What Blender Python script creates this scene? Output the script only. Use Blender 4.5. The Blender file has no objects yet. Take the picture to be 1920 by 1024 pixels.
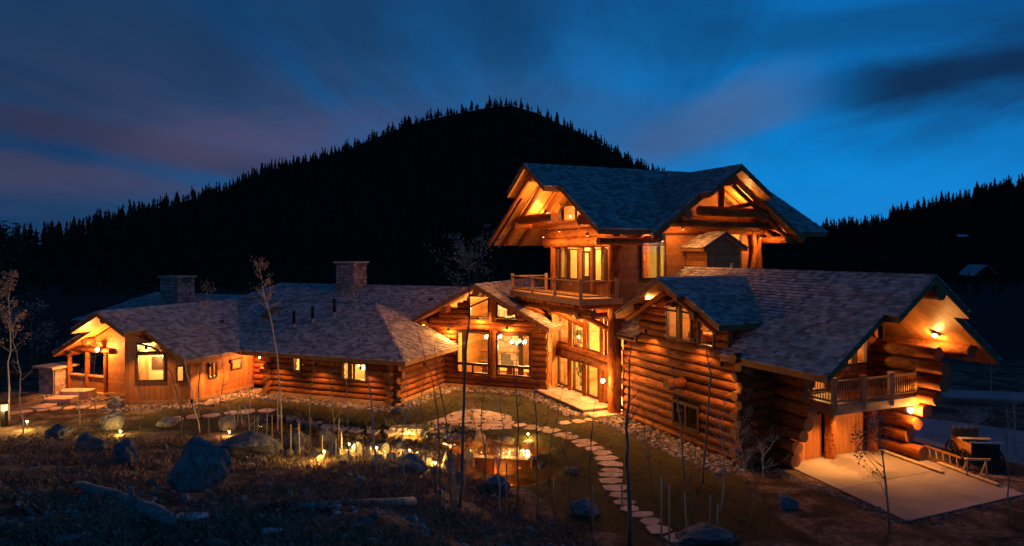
import bpy, bmesh, math, random
from mathutils import Vector, Matrix, noise
random.seed(11)
V = Vector
S = bpy.context.scene
COL = S.collection
UP = V((0, 0, 1))

# ------------------------------------------------------------------ camera
cd = bpy.data.cameras.new("camera")
cam = bpy.data.objects.new("camera", cd)
COL.objects.link(cam)
cam.location = (0, 0, 10.0)
cam.rotation_euler = (math.radians(90), 0, 0)
cd.sensor_width = 36.0
cd.lens = 24.0
cd.shift_y = -42.0 / 1920.0
cd.clip_start = 0.2
cd.clip_end = 6000
S.camera = cam

# ------------------------------------------------------------------ render look
S.render.engine = 'CYCLES'
S.cycles.use_denoising = True
S.cycles.max_bounces = 6
S.cycles.transparent_max_bounces = 12
S.cycles.sample_clamp_indirect = 6.0
S.cycles.caustics_reflective = False
S.cycles.caustics_refractive = False
S.view_settings.view_transform = 'Standard'
S.view_settings.look = 'None'
S.view_settings.gamma = 1
S.view_settings.use_curve_mapping = False
S.view_settings.exposure = 0.0


class NT:
    """small node-tree writer"""
    def __init__(s, tree):
        s.t = tree
        s.t.nodes.clear()

    def n(s, typ, ins=None, **props):
        nd = s.t.nodes.new(typ)
        for k, v in props.items():
            setattr(nd, k, v)
        for k, v in (ins or {}).items():
            s.put(nd.inputs[k], v)
        return nd

    def put(s, sock, v):
        if isinstance(v, bpy.types.NodeSocket):
            s.t.links.new(v, sock)
        else:
            if isinstance(v, (tuple, list)) and len(v) == 3 and sock.type == 'RGBA':
                v = (*v, 1)
            sock.default_value = v

    def m(s, op, a, b=0.0, c=None, clamp=False):
        nd = s.n('ShaderNodeMath', operation=op, use_clamp=clamp)
        s.put(nd.inputs[0], a)
        s.put(nd.inputs[1], b)
        if c is not None:
            s.put(nd.inputs[2], c)
        return nd.outputs[0]

    def ramp(s, v, lo, hi, o0=0.0, o1=1.0, smooth=True):
        nd = s.n('ShaderNodeMapRange', interpolation_type='SMOOTHSTEP' if smooth else 'LINEAR')
        for k, x in zip((0, 1, 2, 3, 4), (v, lo, hi, o0, o1)):
            s.put(nd.inputs[k], x)
        return nd.outputs[0]

    def mix(s, f, a, b, blend='MIX'):
        nd = s.n('ShaderNodeMix', data_type='RGBA', blend_type=blend)
        s.put(nd.inputs[0], f)
        s.put(nd.inputs[6], a)
        s.put(nd.inputs[7], b)
        return nd.outputs[2]

    def noise(s, vec, scale, detail=4, rough=.55, dist=0.0):
        nd = s.n('ShaderNodeTexNoise', {'Scale': scale, 'Detail': detail, 'Roughness': rough, 'Distortion': dist})
        if vec is not None:
            s.put(nd.inputs['Vector'], vec)
        return nd.outputs[0]

    def vscale(s, vec, sc, loc=(0, 0, 0)):
        return s.n('ShaderNodeMapping', {'Vector': vec, 'Scale': sc, 'Location': loc}).outputs[0]


# ------------------------------------------------------------------ sky (dusk, after sunset, long thin clouds)
W = bpy.data.worlds.new("World")
S.world = W
W.use_nodes = True
w = NT(W.node_tree)
SUN_EL, SUN_AZ = math.radians(-2.0), math.radians(38)
sky = w.n('ShaderNodeTexSky', sky_type='NISHITA', sun_disc=False, sun_elevation=SUN_EL, sun_rotation=SUN_AZ,
          altitude=2400, air_density=1.0, dust_density=0.3, ozone_density=4.0)
tc = w.n('ShaderNodeTexCoord').outputs['Generated']
xyz = w.n('ShaderNodeSeparateXYZ', {0: tc})
X, Y, Z = xyz.outputs
ya = w.m('MAXIMUM', w.m('ABSOLUTE', Y), .12)
u_ = w.m('DIVIDE', X, ya)
v_ = w.m('DIVIDE', Z, ya)
side = w.ramp(u_, -.70, .34)                       # 0 away from the afterglow, 1 towards it
blue = w.mix(side, (.004, .044, .130), (.0, .220, .640))
blue = w.mix(w.m('MULTIPLY', w.ramp(v_, .06, .40), w.ramp(u_, -.9, .9, .45, .55)), blue, (.002, .048, .200))
blue = w.mix(w.ramp(v_, .5, 2.5), blue, (.0015, .030, .120))
# thin cloud veil, drawn out by the wind (cloud plane projection)
zz = w.m('ADD', w.m('ABSOLUTE', Z), .10)
cx = w.m('DIVIDE', X, zz)
cy = w.m('DIVIDE', Y, zz)
cp = w.n('ShaderNodeCombineXYZ', {0: w.m('ADD', cx, w.m('MULTIPLY', cy, -.10)), 1: w.m('MULTIPLY', cy, .30), 2: 0.3}).outputs[0]
n1 = w.noise(cp, .95, 6, .6, .4)
n2 = w.noise(w.vscale(cp, (1, 1, 1), (4.1, 7.7, 2.0)), 1.6, 5, .6, .4)
veil = w.m('MULTIPLY', w.ramp(n1, .34, .66), w.ramp(u_, -.25, .35, 1.0, .05))
veil = w.m('MULTIPLY', veil, w.ramp(v_, .035, .12, .08, .85))
vcol = w.mix(w.ramp(v_, .05, .36), (.058, .054, .112), (.017, .046, .108))
col = w.mix(veil, blue, vcol)
dark = w.m('MULTIPLY', w.ramp(n2, .36, .74), w.m('MULTIPLY', w.ramp(u_, -.5, .6, .55, .75), w.ramp(v_, .10, .26, .25, 1.0)))
col = w.mix(dark, col, (.004, .032, .090))


def band(u0, v0, u1, v1, wid, amp, c, wob=.05):
    """a long cloud bank lying along a line on the sky"""
    global col
    du, dv = u1 - u0, v1 - v0
    L = math.hypot(du, dv)
    a = w.m('ADD', w.m('MULTIPLY', w.m('SUBTRACT', u_, u0), du / L), w.m('MULTIPLY', w.m('SUBTRACT', v_, v0), dv / L))
    b = w.m('ADD', w.m('MULTIPLY', w.m('SUBTRACT', u_, u0), -dv / L), w.m('MULTIPLY', w.m('SUBTRACT', v_, v0), du / L))
    q = w.n('ShaderNodeCombineXYZ', {0: w.m('MULTIPLY', a, 3.2), 1: w.m('MULTIPLY', b, 11.0), 2: u0 * 7}).outputs[0]
    nz = w.noise(q, 1.0, 5, .55, .4)
    b2 = w.m('ADD', b, w.m('MULTIPLY', w.m('SUBTRACT', nz, .5), wob * 2))
    across = w.ramp(w.m('ABSOLUTE', b2), wid * .15, wid, 1.0, 0.0)
    along = w.m('MULTIPLY', w.ramp(a, -.10 * L, .35 * L), w.ramp(a, .9 * L, 1.6 * L, 1.0, .0))
    front = w.m('GREATER_THAN', Y, 0.0)
    f = w.m('MULTIPLY', w.m('MULTIPLY', across, along), w.m('MULTIPLY', front, amp))
    col = w.mix(f, col, c)


band(.40, .212, .95, .335, .062, 1.0, (.003, .026, .078), .045)
band(.25, .30, .70, .34, .05, .5, (.003, .040, .12), .05)
band(.62, .262, .78, .33, .05, .35, (.004, .040, .12), .05)
band(.68, .205, .80, .245, .022, .45, (.005, .05, .17), .02)
band(-.85, .205, -.42, .135, .036, .95, (.030, .036, .085), .03)
band(-.62, .150, -.25, .17, .060, .35, (.090, .070, .140), .05)
band(.14, .135, .36, .215, .055, .75, (.058, .120, .265), .05)
band(-.10, .24, .22, .17, .07, .40, (.030, .080, .190), .06)
tex = w.noise(w.vscale(tc, (1, 1, 3.0)), 2.2, 3, .5, .4)
col = w.mix(1.0, col, w.n('ShaderNodeCombineXYZ', {0: w.ramp(tex, .3, .7, .88, 1.12), 1: w.ramp(tex, .3, .7, .90, 1.10), 2: w.ramp(tex, .3, .7, .92, 1.08)}).outputs[0], 'MULTIPLY')
# the physical sky gives the last trace of glow round the horizon
glow = w.n('ShaderNodeMix', {0: .03, 6: col, 7: sky.outputs[0]}, data_type='RGBA', blend_type='ADD').outputs[2]
w.n('ShaderNodeOutputWorld', {0: w.n('ShaderNodeBackground', {0: glow, 1: 1.0}).outputs[0]})

# ------------------------------------------------------------------ frames of the plan
class Fr:
    """plan frame turned by ang degrees: first axis runs away from the camera, second to the right"""
    def __init__(s, ang):
        a = math.radians(ang)
        s.d1 = V((math.sin(a), math.cos(a), 0))
        s.d2 = V((math.cos(a), -math.sin(a), 0))

    def __call__(s, p, q, z):
        return s.d1 * p + s.d2 * q + V((0, 0, z))


G = Fr(-23.6)        # tower and garage wing: (a, b, z)
L = Fr(-68.6)        # dining and bedroom wings: (l, m, z)


def sstep(x, a, b):
    t = max(0.0, min(1.0, (x - a) / (b - a)))
    return t * t * (3 - 2 * t)


RISE = [(0, 0), (3, .35), (6, .85), (12, 1.9), (16, 2.85), (17.5, 3.08), (19, 3.12), (24, 3.05), (36, 3.3), (60, 4.0), (200, 8)]


def lerp_tab(tab, x):
    if x <= tab[0][0]:
        return tab[0][1]
    for (x0, y0), (x1, y1) in zip(tab, tab[1:]):
        if x <= x1:
            return y0 + (y1 - y0) * (x - x0) / (x1 - x0)
    return tab[-1][1]


STREAM = [(-14.5, 40.5), (-11, 38.6), (-8, 37.6), (-5.2, 36.9), (-3.4, 36.2), (-2.2, 35.6)]


def seg_dist(x, y, pts):
    best = 1e9
    for (x0, y0), (x1, y1) in zip(pts, pts[1:]):
        dx, dy = x1 - x0, y1 - y0
        t = max(0, min(1, ((x - x0) * dx + (y - y0) * dy) / (dx * dx + dy * dy)))
        best = min(best, math.hypot(x - x0 - dx * t, y - y0 - dy * t))
    return best


def gz(x, y):
    yf = 36.0 - 14.5 * sstep(x, -6.0, 5.0)
    z = lerp_tab(RISE, yf - y)
    near = sstep(yf - y, 0, 6)
    if -60 < x < 60 and -5 < y < 80:
        z += (noise.noise(V((x * .35, y * .35, 0))) * .28 + noise.noise(V((x * 1.1, y * 1.1, 3))) * .10) * near
        if y > yf - 1:
            z += noise.noise(V((x * .3, y * .3, 9))) * .05
        if -16 < x < 3 and 29 < y < 43:
            d = seg_dist(x, y, STREAM)
            z -= .5 * (1 - sstep(d, .5, 1.7))
            # pool above the weir and pool below it
            e = math.hypot((x + .8) / 2.5, (y - 35.1) / 1.7)
            z = z * sstep(e, .75, 1.25) + (-.95) * (1 - sstep(e, .75, 1.25))
            e = math.hypot((x + .5) / 2.2, (y - 31.5) / 2.0)
            z = z * sstep(e, .75, 1.3) + (-1.35) * (1 - sstep(e, .75, 1.3))
            z += .10 * noise.noise(V((x * 1.6, y * 1.6, 1))) * (1 - sstep(d, 1, 3))
    # garage court and drive are level; the bank left of the court
    a = x * G.d1.x + y * G.d1.y
    b = x * G.d2.x + y * G.d2.y
    if b > 20.5 and a < 36:
        k = sstep(b, 20.5, 23.5)
        z = z * (1 - k) + (-.02 if b > 23.0 else z) * k
    if y > 70:
        z += 1.5 * sstep(y, 70, 140)
    return z


def pix(px, py, y):
    return V(((px - 960) / 1280 * y, y, 10 + (470 - py) / 1280 * y))


def gpix(px, py):
    """where the sight line through a point of the photograph meets the ground"""
    u, v = (px - 960) / 1280, (470 - py) / 1280
    y = 6.0
    while y < 400:
        if 10 + v * y <= gz(u * y, y):
            return V((u * y, y, gz(u * y, y)))
        y += .05 if y < 80 else .5
    return V((u * y, y, gz(u * y, y)))


# ------------------------------------------------------------------ objects and meshes
WO = {}


def link(o, parent=None, at=None):
    COL.objects.link(o)
    at = V(at) if at is not None else V((0, 0, 0))
    WO[o] = at
    if parent is not None:
        o.parent = parent
        o.location = at - WO[parent]
    else:
        o.location = at
    return o


def tag(o, label=None, cat=None, group=None, kind=None):
    if label: o['label'] = label
    if cat: o['category'] = cat
    if group: o['group'] = group
    if kind: o['kind'] = kind
    return o


def empty(name, at, label=None, cat=None, group=None):
    return tag(link(bpy.data.objects.new(name, None), None, at), label, cat, group)


def inst(name, mesh, M, parent=None):
    """object of a shared mesh at world matrix M"""
    o = bpy.data.objects.new(name, mesh)
    COL.objects.link(o)
    if parent is not None:
        o.parent = parent
        M = Matrix.Translation(-WO[parent]) @ M
    o.matrix_basis = M
    WO[o] = M.to_translation() + (WO[parent] if parent else V((0, 0, 0)))
    return o


class MB:
    def __init__(s):
        s.v, s.f, s.mi, s.sm = [], [], [], []

    def add(s, vs, fs, mi=0, smooth=False):
        n = len(s.v)
        s.v += [V(p) for p in vs]
        for f in fs:
            s.f.append([n + i for i in f])
            s.mi.append(mi)
            s.sm.append(smooth)

    def hexa(s, o, e1, e2, e3, mi=0):
        o, e1, e2, e3 = V(o), V(e1), V(e2), V(e3)
        vs = [o, o + e1, o + e1 + e2, o + e2]
        vs += [p + e3 for p in vs]
        s.add(vs, [(0, 3, 2, 1), (4, 5, 6, 7), (0, 1, 5, 4), (1, 2, 6, 5), (2, 3, 7, 6), (3, 0, 4, 7)], mi)

    def box(s, fr, p0, p1, q0, q1, z0, z1, mi=0):
        s.hexa(fr(p0, q0, z0), fr.d1 * (p1 - p0), fr.d2 * (q1 - q0), UP * (z1 - z0), mi)

    def beam(s, p0, p1, w_, h, up=UP, mi=0):
        p0, p1 = V(p0), V(p1)
        d = (p1 - p0).normalized()
        r = d.cross(V(up))
        if r.length < 1e-4:
            r = d.cross(V((1, 0, 0)))
        r.normalize()
        t = r.cross(d).normalized()
        s.hexa(p0 - r * w_ / 2 - t * h / 2, r * w_, t * h, p1 - p0, mi)

    def tube(s, pts, rad, n=8, mi=0, cap=True, jit=0.0):
        pts = [V(p) for p in pts]
        if not isinstance(rad, (list, tuple)):
            rad = [rad] * len(pts)
        base = len(s.v)
        for i, p in enumerate(pts):
            d = (pts[min(i + 1, len(pts) - 1)] - pts[max(i - 1, 0)]).normalized()
            r = d.cross(V((.13, .21, 1)) if abs(d.z) < .95 else V((1, .2, 0))).normalized()
            t = d.cross(r)
            for k in range(n):
                a = 2 * math.pi * k / n
                j = 1 + random.uniform(-jit, jit)
                s.v.append(p + (r * math.cos(a) + t * math.sin(a)) * rad[i] * j)
        for i in range(len(pts) - 1):
            for k in range(n):
                a, b = base + i * n + k, base + i * n + (k + 1) % n
                s.f.append([a, b, b + n, a + n]); s.mi.append(mi); s.sm.append(True)
        if cap:
            s.f.append([base + k for k in range(n)][::-1]); s.mi.append(mi); s.sm.append(False)
            e = base + (len(pts) - 1) * n
            s.f.append([e + k for k in range(n)]); s.mi.append(mi); s.sm.append(False)

    def mesh(s, name, mats, org=(0, 0, 0), fix=True):
        me = bpy.data.meshes.new(name)
        org = V(org)
        me.from_pydata([tuple(p - org) for p in s.v], [], s.f)
        for m_ in (mats if isinstance(mats, (list, tuple)) else [mats]):
            me.materials.append(m_)
        me.polygons.foreach_set('material_index', s.mi)
        me.polygons.foreach_set('use_smooth', s.sm)
        if fix:
            bm = bmesh.new(); bm.from_mesh(me)
            bmesh.ops.recalc_face_normals(bm, faces=bm.faces)
            bm.to_mesh(me); bm.free()
        me.update()
        return me

    def build(s, name, mats, parent=None, label=None, cat=None, group=None, kind=None, fix=True):
        if not s.v:
            return None
        lo = V((min(p.x for p in s.v), min(p.y for p in s.v), min(p.z for p in s.v)))
        hi = V((max(p.x for p in s.v), max(p.y for p in s.v), max(p.z for p in s.v)))
        org = V(((lo.x + hi.x) / 2, (lo.y + hi.y) / 2, lo.z))
        o = bpy.data.objects.new(name, s.mesh(name, mats, org, fix))
        return tag(link(o, parent, org), label, cat, group, kind)


# ------------------------------------------------------------------ materials
def mat(name, c1, c2, sc=4.0, vec=(1, 1, 1), rough=.75, bump=.2, bsc=None, coord='Object', rnd=.18, c3=None, sc3=1.3,
        spec=.3, isl=0.0, metal=0.0, stripes=None):
    m_ = bpy.data.materials.new(name)
    m_.use_nodes = True
    t = NT(m_.node_tree)
    co = t.n('ShaderNodeTexCoord').outputs[coord]
    oi = t.n('ShaderNodeObjectInfo').outputs['Random']
    p = t.n('ShaderNodeVectorMath', {0: t.vscale(co, vec), 1: t.n('ShaderNodeCombineXYZ', {0: t.m('MULTIPLY', oi, 37.0), 1: t.m('MULTIPLY', oi, 91.0), 2: 0}).outputs[0]}, operation='ADD').outputs[0]
    na = t.noise(p, sc, 6, .6, .3)
    c = t.mix(t.ramp(na, .32, .68), c1, c2)
    if c3:
        nb = t.noise(p, sc3, 4, .6)
        c = t.mix(t.ramp(nb, .50, .68), c, c3)
    r = oi
    if isl:
        r = t.m('FRACT', t.m('ADD', oi, t.n('ShaderNodeNewGeometry').outputs['Random Per Island']))
        k = t.ramp(r, 0, 1, 1 - isl, 1 + isl, False)
        # a few pieces weathered browner
        br = t.ramp(t.m('FRACT', t.m('MULTIPLY', r, 7.31)), .72, .95)
        c = t.mix(t.m('MULTIPLY', br, .55), c, t.mix(1.0, c, (1.25, .92, .80), 'MULTIPLY'))
    else:
        k = t.ramp(r, 0, 1, 1 - rnd, 1 + rnd, False)
    c = t.mix(1.0, c, t.n('ShaderNodeCombineXYZ', {0: k, 1: k, 2: k}).outputs[0], 'MULTIPLY')
    h = t.noise(p, bsc or sc * 3, 5, .6)
    if stripes:
        dt = t.n('ShaderNodeVectorMath', {0: co, 1: tuple(stripes[0])}, operation='DOT_PRODUCT').outputs['Value']
        q = t.m('MULTIPLY', dt, stripes[1])
        gv = t.ramp(t.m('ABSOLUTE', t.m('SUBTRACT', t.m('FRACT', q), .5)), .0, .06)
        k2 = t.m('MULTIPLY', t.ramp(t.noise(t.n('ShaderNodeCombineXYZ', {0: t.m('FLOOR', t.m('ADD', q, .5)), 1: oi, 2: 0}).outputs[0], 3.7, 0), .3, .7, .82, 1.15), t.ramp(gv, 0, 1, .45, 1.0))
        c = t.mix(1.0, c, t.n('ShaderNodeCombineXYZ', {0: k2, 1: k2, 2: k2}).outputs[0], 'MULTIPLY')
        h = t.m('ADD', t.m('MULTIPLY', h, .15), gv)
    bs = t.n('ShaderNodeBsdfPrincipled', {'Base Color': c, 'Roughness': t.ramp(na, .2, .8, rough - .1, min(1, rough + .1)), 'Metallic': metal, 'Specular IOR Level': spec})
    if bump:
        bs.inputs['Normal'].default_value = (0, 0, 0)
        t.put(bs.inputs['Normal'], t.n('ShaderNodeBump', {'Height': h, 'Strength': bump, 'Distance': .03}).outputs[0])
    t.n('ShaderNodeOutputMaterial', {0: bs.outputs[0]})
    return m_


def emis(name, c, st):
    m_ = bpy.data.materials.new(name)
    m_.use_nodes = True
    t = NT(m_.node_tree)
    t.n('ShaderNodeOutputMaterial', {0: t.n('ShaderNodeEmission', {0: c, 1: st}).outputs[0]})
    return m_


def glass(name):
    m_ = bpy.data.materials.new(name)
    m_.use_nodes = True
    t = NT(m_.node_tree)
    g = t.n('ShaderNodeBsdfGlossy', {'Color': (.9, .95, 1), 'Roughness': .02}).outputs[0]
    tr = t.n('ShaderNodeBsdfTransparent', {'Color': (.90, .92, .88)}).outputs[0]
    fr = t.m('ADD', t.m('MULTIPLY', t.m('POWER', t.n('ShaderNodeLayerWeight', {'Blend': .5}).outputs['Facing'], 4.0), .5), .05)
    t.n('ShaderNodeOutputMaterial', {0: t.n('ShaderNodeMixShader', {0: fr, 1: tr, 2: g}).outputs[0]})
    return m_


M = {}
M['log'] = mat('stained_log', (.310, .098, .022), (.185, .052, .011), 2.2, (1, 1, 7.0), .72, 1.0, 7, rnd=.34, c3=(.050, .018, .007), sc3=3.4, spec=.12)
M['logend'] = mat('log_end_grain', (.33, .14, .045), (.19, .075, .024), 3, (2, 2, .3), .7, .3, rnd=.2)
for _k, _d in (('a', G.d1), ('b', G.d2), ('l', L.d1), ('m', L.d2)):
    M['plank_' + _k] = mat('soffit_planks', (.46, .22, .065), (.36, .155, .045), 2.5, (1, 1, 1), .5, .5, rnd=.1, stripes=(_d, 5.5))
M['timber'] = mat('fascia_timber', (.30, .125, .038), (.20, .078, .024), 3, (1, 1, 1), .6, .25, rnd=.1)
M['trim'] = mat('window_trim', (.070, .028, .014), (.050, .020, .010), 4, rough=.45, bump=.1)
M['siding'] = mat('lap_siding', (.36, .145, .045), (.27, .10, .030), 3, (1, 1, 1), .6, .5, rnd=.1, stripes=(UP, 6.0))
M['boards'] = mat('vertical_boards', (.42, .175, .05), (.33, .125, .034), 3, (1, 1, .3), .6, .5, rnd=.1, stripes=((.9, .43, 0), 3.2))
M['chink'] = mat('wall_backing', (.040, .018, .008), (.025, .011, .005), 3, rough=.9, bump=.2)
M['shingle'] = mat('roof_shingle', (.44, .385, .37), (.31, .27, .26), 17.0, (1, 1, 1), .80, .35, 30, isl=.48, spec=.2)
M['deckboard'] = mat('deck_boards', (.50, .27, .11), (.38, .19, .07), 3, rough=.6, bump=.25)
M['stone'] = mat('chimney_stone', (.48, .31, .25), (.24, .15, .125), 3, rough=.85, bump=.5, rnd=.35)
M['mortar'] = mat('mortar', (.12, .105, .095), (.09, .08, .07), 6, rough=.95, bump=.4)
M['flag'] = mat('flagstone', (.62, .40, .29), (.48, .30, .215), 1.6, rough=.75, bump=.4, bsc=9, rnd=.16, c3=(.34, .23, .18), sc3=.9)
M['boulder'] = mat('boulder', (.24, .22, .205), (.07, .063, .058), 2.2, rough=.9, bump=1.0, bsc=6, rnd=.2, c3=(.25, .22, .19), sc3=2.2)
M['gravel'] = mat('gravel', (.30, .24, .20), (.15, .115, .095), 3, rough=.95, bump=.3, isl=.5)
M['plaster'] = mat('warm_plaster', (.62, .44, .22), (.56, .38, .18), 1.5, rough=.8, bump=.1, rnd=.03)
M['inner'] = mat('inner_log_wall', (.38, .165, .050), (.28, .115, .032), 1.2, (1, 1, 2), .6, .5, rnd=.03, stripes=(UP, 2.3))
M['floorwood'] = mat('floor_boards', (.40, .20, .08), (.30, .14, .05), 2, (1, 6, 1), .4, .1)
M['pane'] = glass('window_glass')
M['bulb'] = emis('lamp_glow', (1, .62, .22), 60)
M['poolglow'] = emis('pool_lamp_glow', (1, .40, .06), 10)
M['bulb2'] = emis('garden_lamp_glow', (1, .72, .25), 40)
M['iron'] = mat('black_iron', (.018, .017, .016), (.03, .028, .025), 6, rough=.5, bump=.1, metal=.6)
M['zinc'] = mat('zinc_flashing', (.45, .45, .46), (.35, .35, .36), 5, rough=.4, bump=.1, metal=.8)
M['concrete'] = mat('court_concrete', (.33, .27, .235), (.25, .205, .18), .35, rough=.8, bump=.15, bsc=14, c3=(.15, .12, .105), sc3=.30, rnd=0)
M['asphalt'] = mat('drive_gravel', (.30, .25, .25), (.24, .205, .205), .6, rough=.9, bump=.3, bsc=10, rnd=0)
M['bark'] = mat('aspen_bark', (.27, .205, .150), (.13, .095, .070), 6, (1, 1, .4), .8, .4, rnd=.25)
M['palebark'] = mat('pale_aspen_bark', (.60, .52, .42), (.38, .31, .24), 6, (1, 1, .4), .8, .4, rnd=.2)
M['leaf'] = mat('autumn_leaf', (.42, .29, .22), (.26, .17, .12), 5, rough=.6, bump=0, isl=.5)
M['greenleaf'] = mat('dark_leaf', (.05, .055, .03), (.03, .035, .02), 5, rough=.6, bump=0, isl=.5)
M['wetwood'] = mat('wet_dark_timber', (.075, .026, .012), (.04, .014, .007), 3, rough=.45, bump=.3)
M['conifer'] = mat('conifer_needles', (.020, .030, .016), (.010, .016, .010), 3, rough=.95, bump=0, rnd=.3, spec=.05)
M['hill'] = mat('forest_floor', (.018, .022, .014), (.010, .012, .008), .05, rough=1, bump=0, rnd=0, spec=0)
M['stake'] = mat('stake_wood', (.50, .36, .20), (.36, .25, .13), 5, (1, 1, .2), .8, .3, rnd=.2)
M['deadwood'] = mat('grey_deadwood', (.30, .27, .25), (.13, .115, .105), 3, (3, 3, .5), .85, .8, rnd=.1)
M['grass'] = mat('dry_grass_blades', (.36, .235, .15), (.18, .12, .075), 3, rough=.8, bump=0, isl=.5)
M['lawngrass'] = mat('lawn_blades', (.10, .095, .03), (.06, .06, .02), 3, rough=.8, bump=0, isl=.4)
M['paint_white'] = mat('white_enamel', (.72, .68, .60), (.66, .62, .55), 5, rough=.4, bump=.05)
M['paleroof'] = mat('pale_metal_roof', (.26, .30, .34), (.22, .25, .29), 2, rough=.5, bump=.1)
M['snow'] = mat('old_snow', (.72, .74, .78), (.62, .64, .68), 2, rough=.8, bump=.2)
M['tealstone'] = mat('pale_flat_stone', (.42, .50, .50), (.34, .40, .40), 3, rough=.6, bump=.3)
M['cloth'] = mat('upholstery', (.16, .06, .035), (.12, .045, .026), 6, rough=.9, bump=.2)
M['plantgreen'] = mat('houseplant_leaf', (.06, .12, .03), (.03, .07, .02), 6, rough=.5, bump=0)


def ground_mat():
    m_ = bpy.data.materials.new('ground_soil')
    m_.use_nodes = True
    t = NT(m_.node_tree)
    co = t.n('ShaderNodeTexCoord').outputs['Object']
    lawn = t.n('ShaderNodeAttribute', attribute_name='lawn').outputs['Fac']
    a = t.noise(co, .55, 8, .65, .4)
    b = t.noise(co, 4.0, 8, .75)
    c = t.noise(co, .9, 6, .6, 1.0)
    soil = t.mix(t.ramp(b, .35, .65), (.022, .014, .010), (.070, .044, .031))
    dry = t.mix(t.ramp(b, .4, .62), (.27, .17, .115), (.075, .050, .034))
    soil = t.mix(t.ramp(a, .42, .60), soil, dry)
    gr = t.mix(t.ramp(b, .35, .65), (.040, .034, .010), (.080, .064, .022))
    gr = t.mix(t.ramp(c, .46, .62), gr, (.070, .044, .022))
    far = t.n('ShaderNodeAttribute', attribute_name='wood').outputs['Fac']
    cl = t.mix(t.ramp(t.m('ADD', lawn, t.m('MULTIPLY', t.m('SUBTRACT', c, .5), .8)), .4, .6), soil, gr)
    cl = t.mix(far, cl, (.012, .013, .010))
    h = t.m('ADD', t.m('MULTIPLY', b, .6), t.noise(co, 22, 4, .6))
    bs = t.n('ShaderNodeBsdfPrincipled', {'Base Color': cl, 'Roughness': .95, 'Specular IOR Level': .1,
             'Normal': t.n('ShaderNodeBump', {'Height': h, 'Strength': .8, 'Distance': .06}).outputs[0]})
    t.n('ShaderNodeOutputMaterial', {0: bs.outputs[0]})
    return m_


def water_mat():
    m_ = bpy.data.materials.new('stream_water')
    m_.use_nodes = True
    t = NT(m_.node_tree)
    co = t.n('ShaderNodeTexCoord').outputs['Object']
    nb = t.n('ShaderNodeBump', {'Height': t.noise(co, 5, 3, .5), 'Strength': .25, 'Distance': .05}).outputs[0]
    g = t.n('ShaderNodeBsdfGlossy', {'Color': (.9, .9, .9), 'Roughness': .06, 'Normal': nb}).outputs[0]
    tr = t.n('ShaderNodeBsdfTransparent', {'Color': (.95, .80, .50)}).outputs[0]
    f = t.m('ADD', t.m('MULTIPLY', t.m('POWER', t.n('ShaderNodeLayerWeight', {'Blend': .5}).outputs['Facing'], 4.0), .7), .03)
    t.n('ShaderNodeOutputMaterial', {0: t.n('ShaderNodeMixShader', {0: f, 1: tr, 2: g}).outputs[0]})
    return m_


M['ground'] = ground_mat()
M['water'] = water_mat()

# ------------------------------------------------------------------ ground: one sheet to the horizon
def axis_vals(lo, hi, step, far):
    vals = []
    x = lo
    while x <= hi + 1e-6:
        vals.append(x); x += step
    s_, x = step, hi
    while x < far:
        s_ *= 1.35; x += s_; vals.append(x)
    s_, x = step, lo
    while x > -far:
        s_ *= 1.35; x -= s_; vals.insert(0, x)
    return vals


def make_ground():
    xs = axis_vals(-34, 34, .34, 3000)
    ys = axis_vals(4.5, 56, .34, 3000)
    nx = len(xs)
    vs = [(x, y, gz(x, y)) for y in ys for x in xs]
    fs = [(j * nx + i, j * nx + i + 1, (j + 1) * nx + i + 1, (j + 1) * nx + i) for j in range(len(ys) - 1) for i in range(nx - 1)]
    me = bpy.data.meshes.new('ground')
    me.from_pydata(vs, [], fs)
    me.materials.append(M['ground'])
    me.polygons.foreach_set('use_smooth', [True] * len(fs))
    at = me.attributes.new('lawn', 'FLOAT', 'POINT')
    lw = []
    for (x, y, z) in vs:
        yf = 36.0 - 14.5 * sstep(x, -6.0, 5.0)
        d = seg_dist(x, y, STREAM) if -20 < x < 6 else 9
        k = sstep(y, yf + 1, yf + 3) * sstep(d, 1.2, 2.2) * sstep(60 - y, 0, 6) * sstep(x, -24, -20) * (1 - sstep(x, 8, 12))
        lw.append(k)
    at.data.foreach_set('value', lw)
    at2 = me.attributes.new('wood', 'FLOAT', 'POINT')       # dark heath and woodland beyond the garden
    at2.data.foreach_set('value', [max(sstep(y, 52, 70), sstep(-y, 0, 20), sstep(abs(x), 40, 60)) for (x, y, z) in vs])
    o = bpy.data.objects.new('ground', me)
    tag(link(o), 'bare garden ground with lawn and rough slope around the log house', kind='structure')


make_ground()


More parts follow.
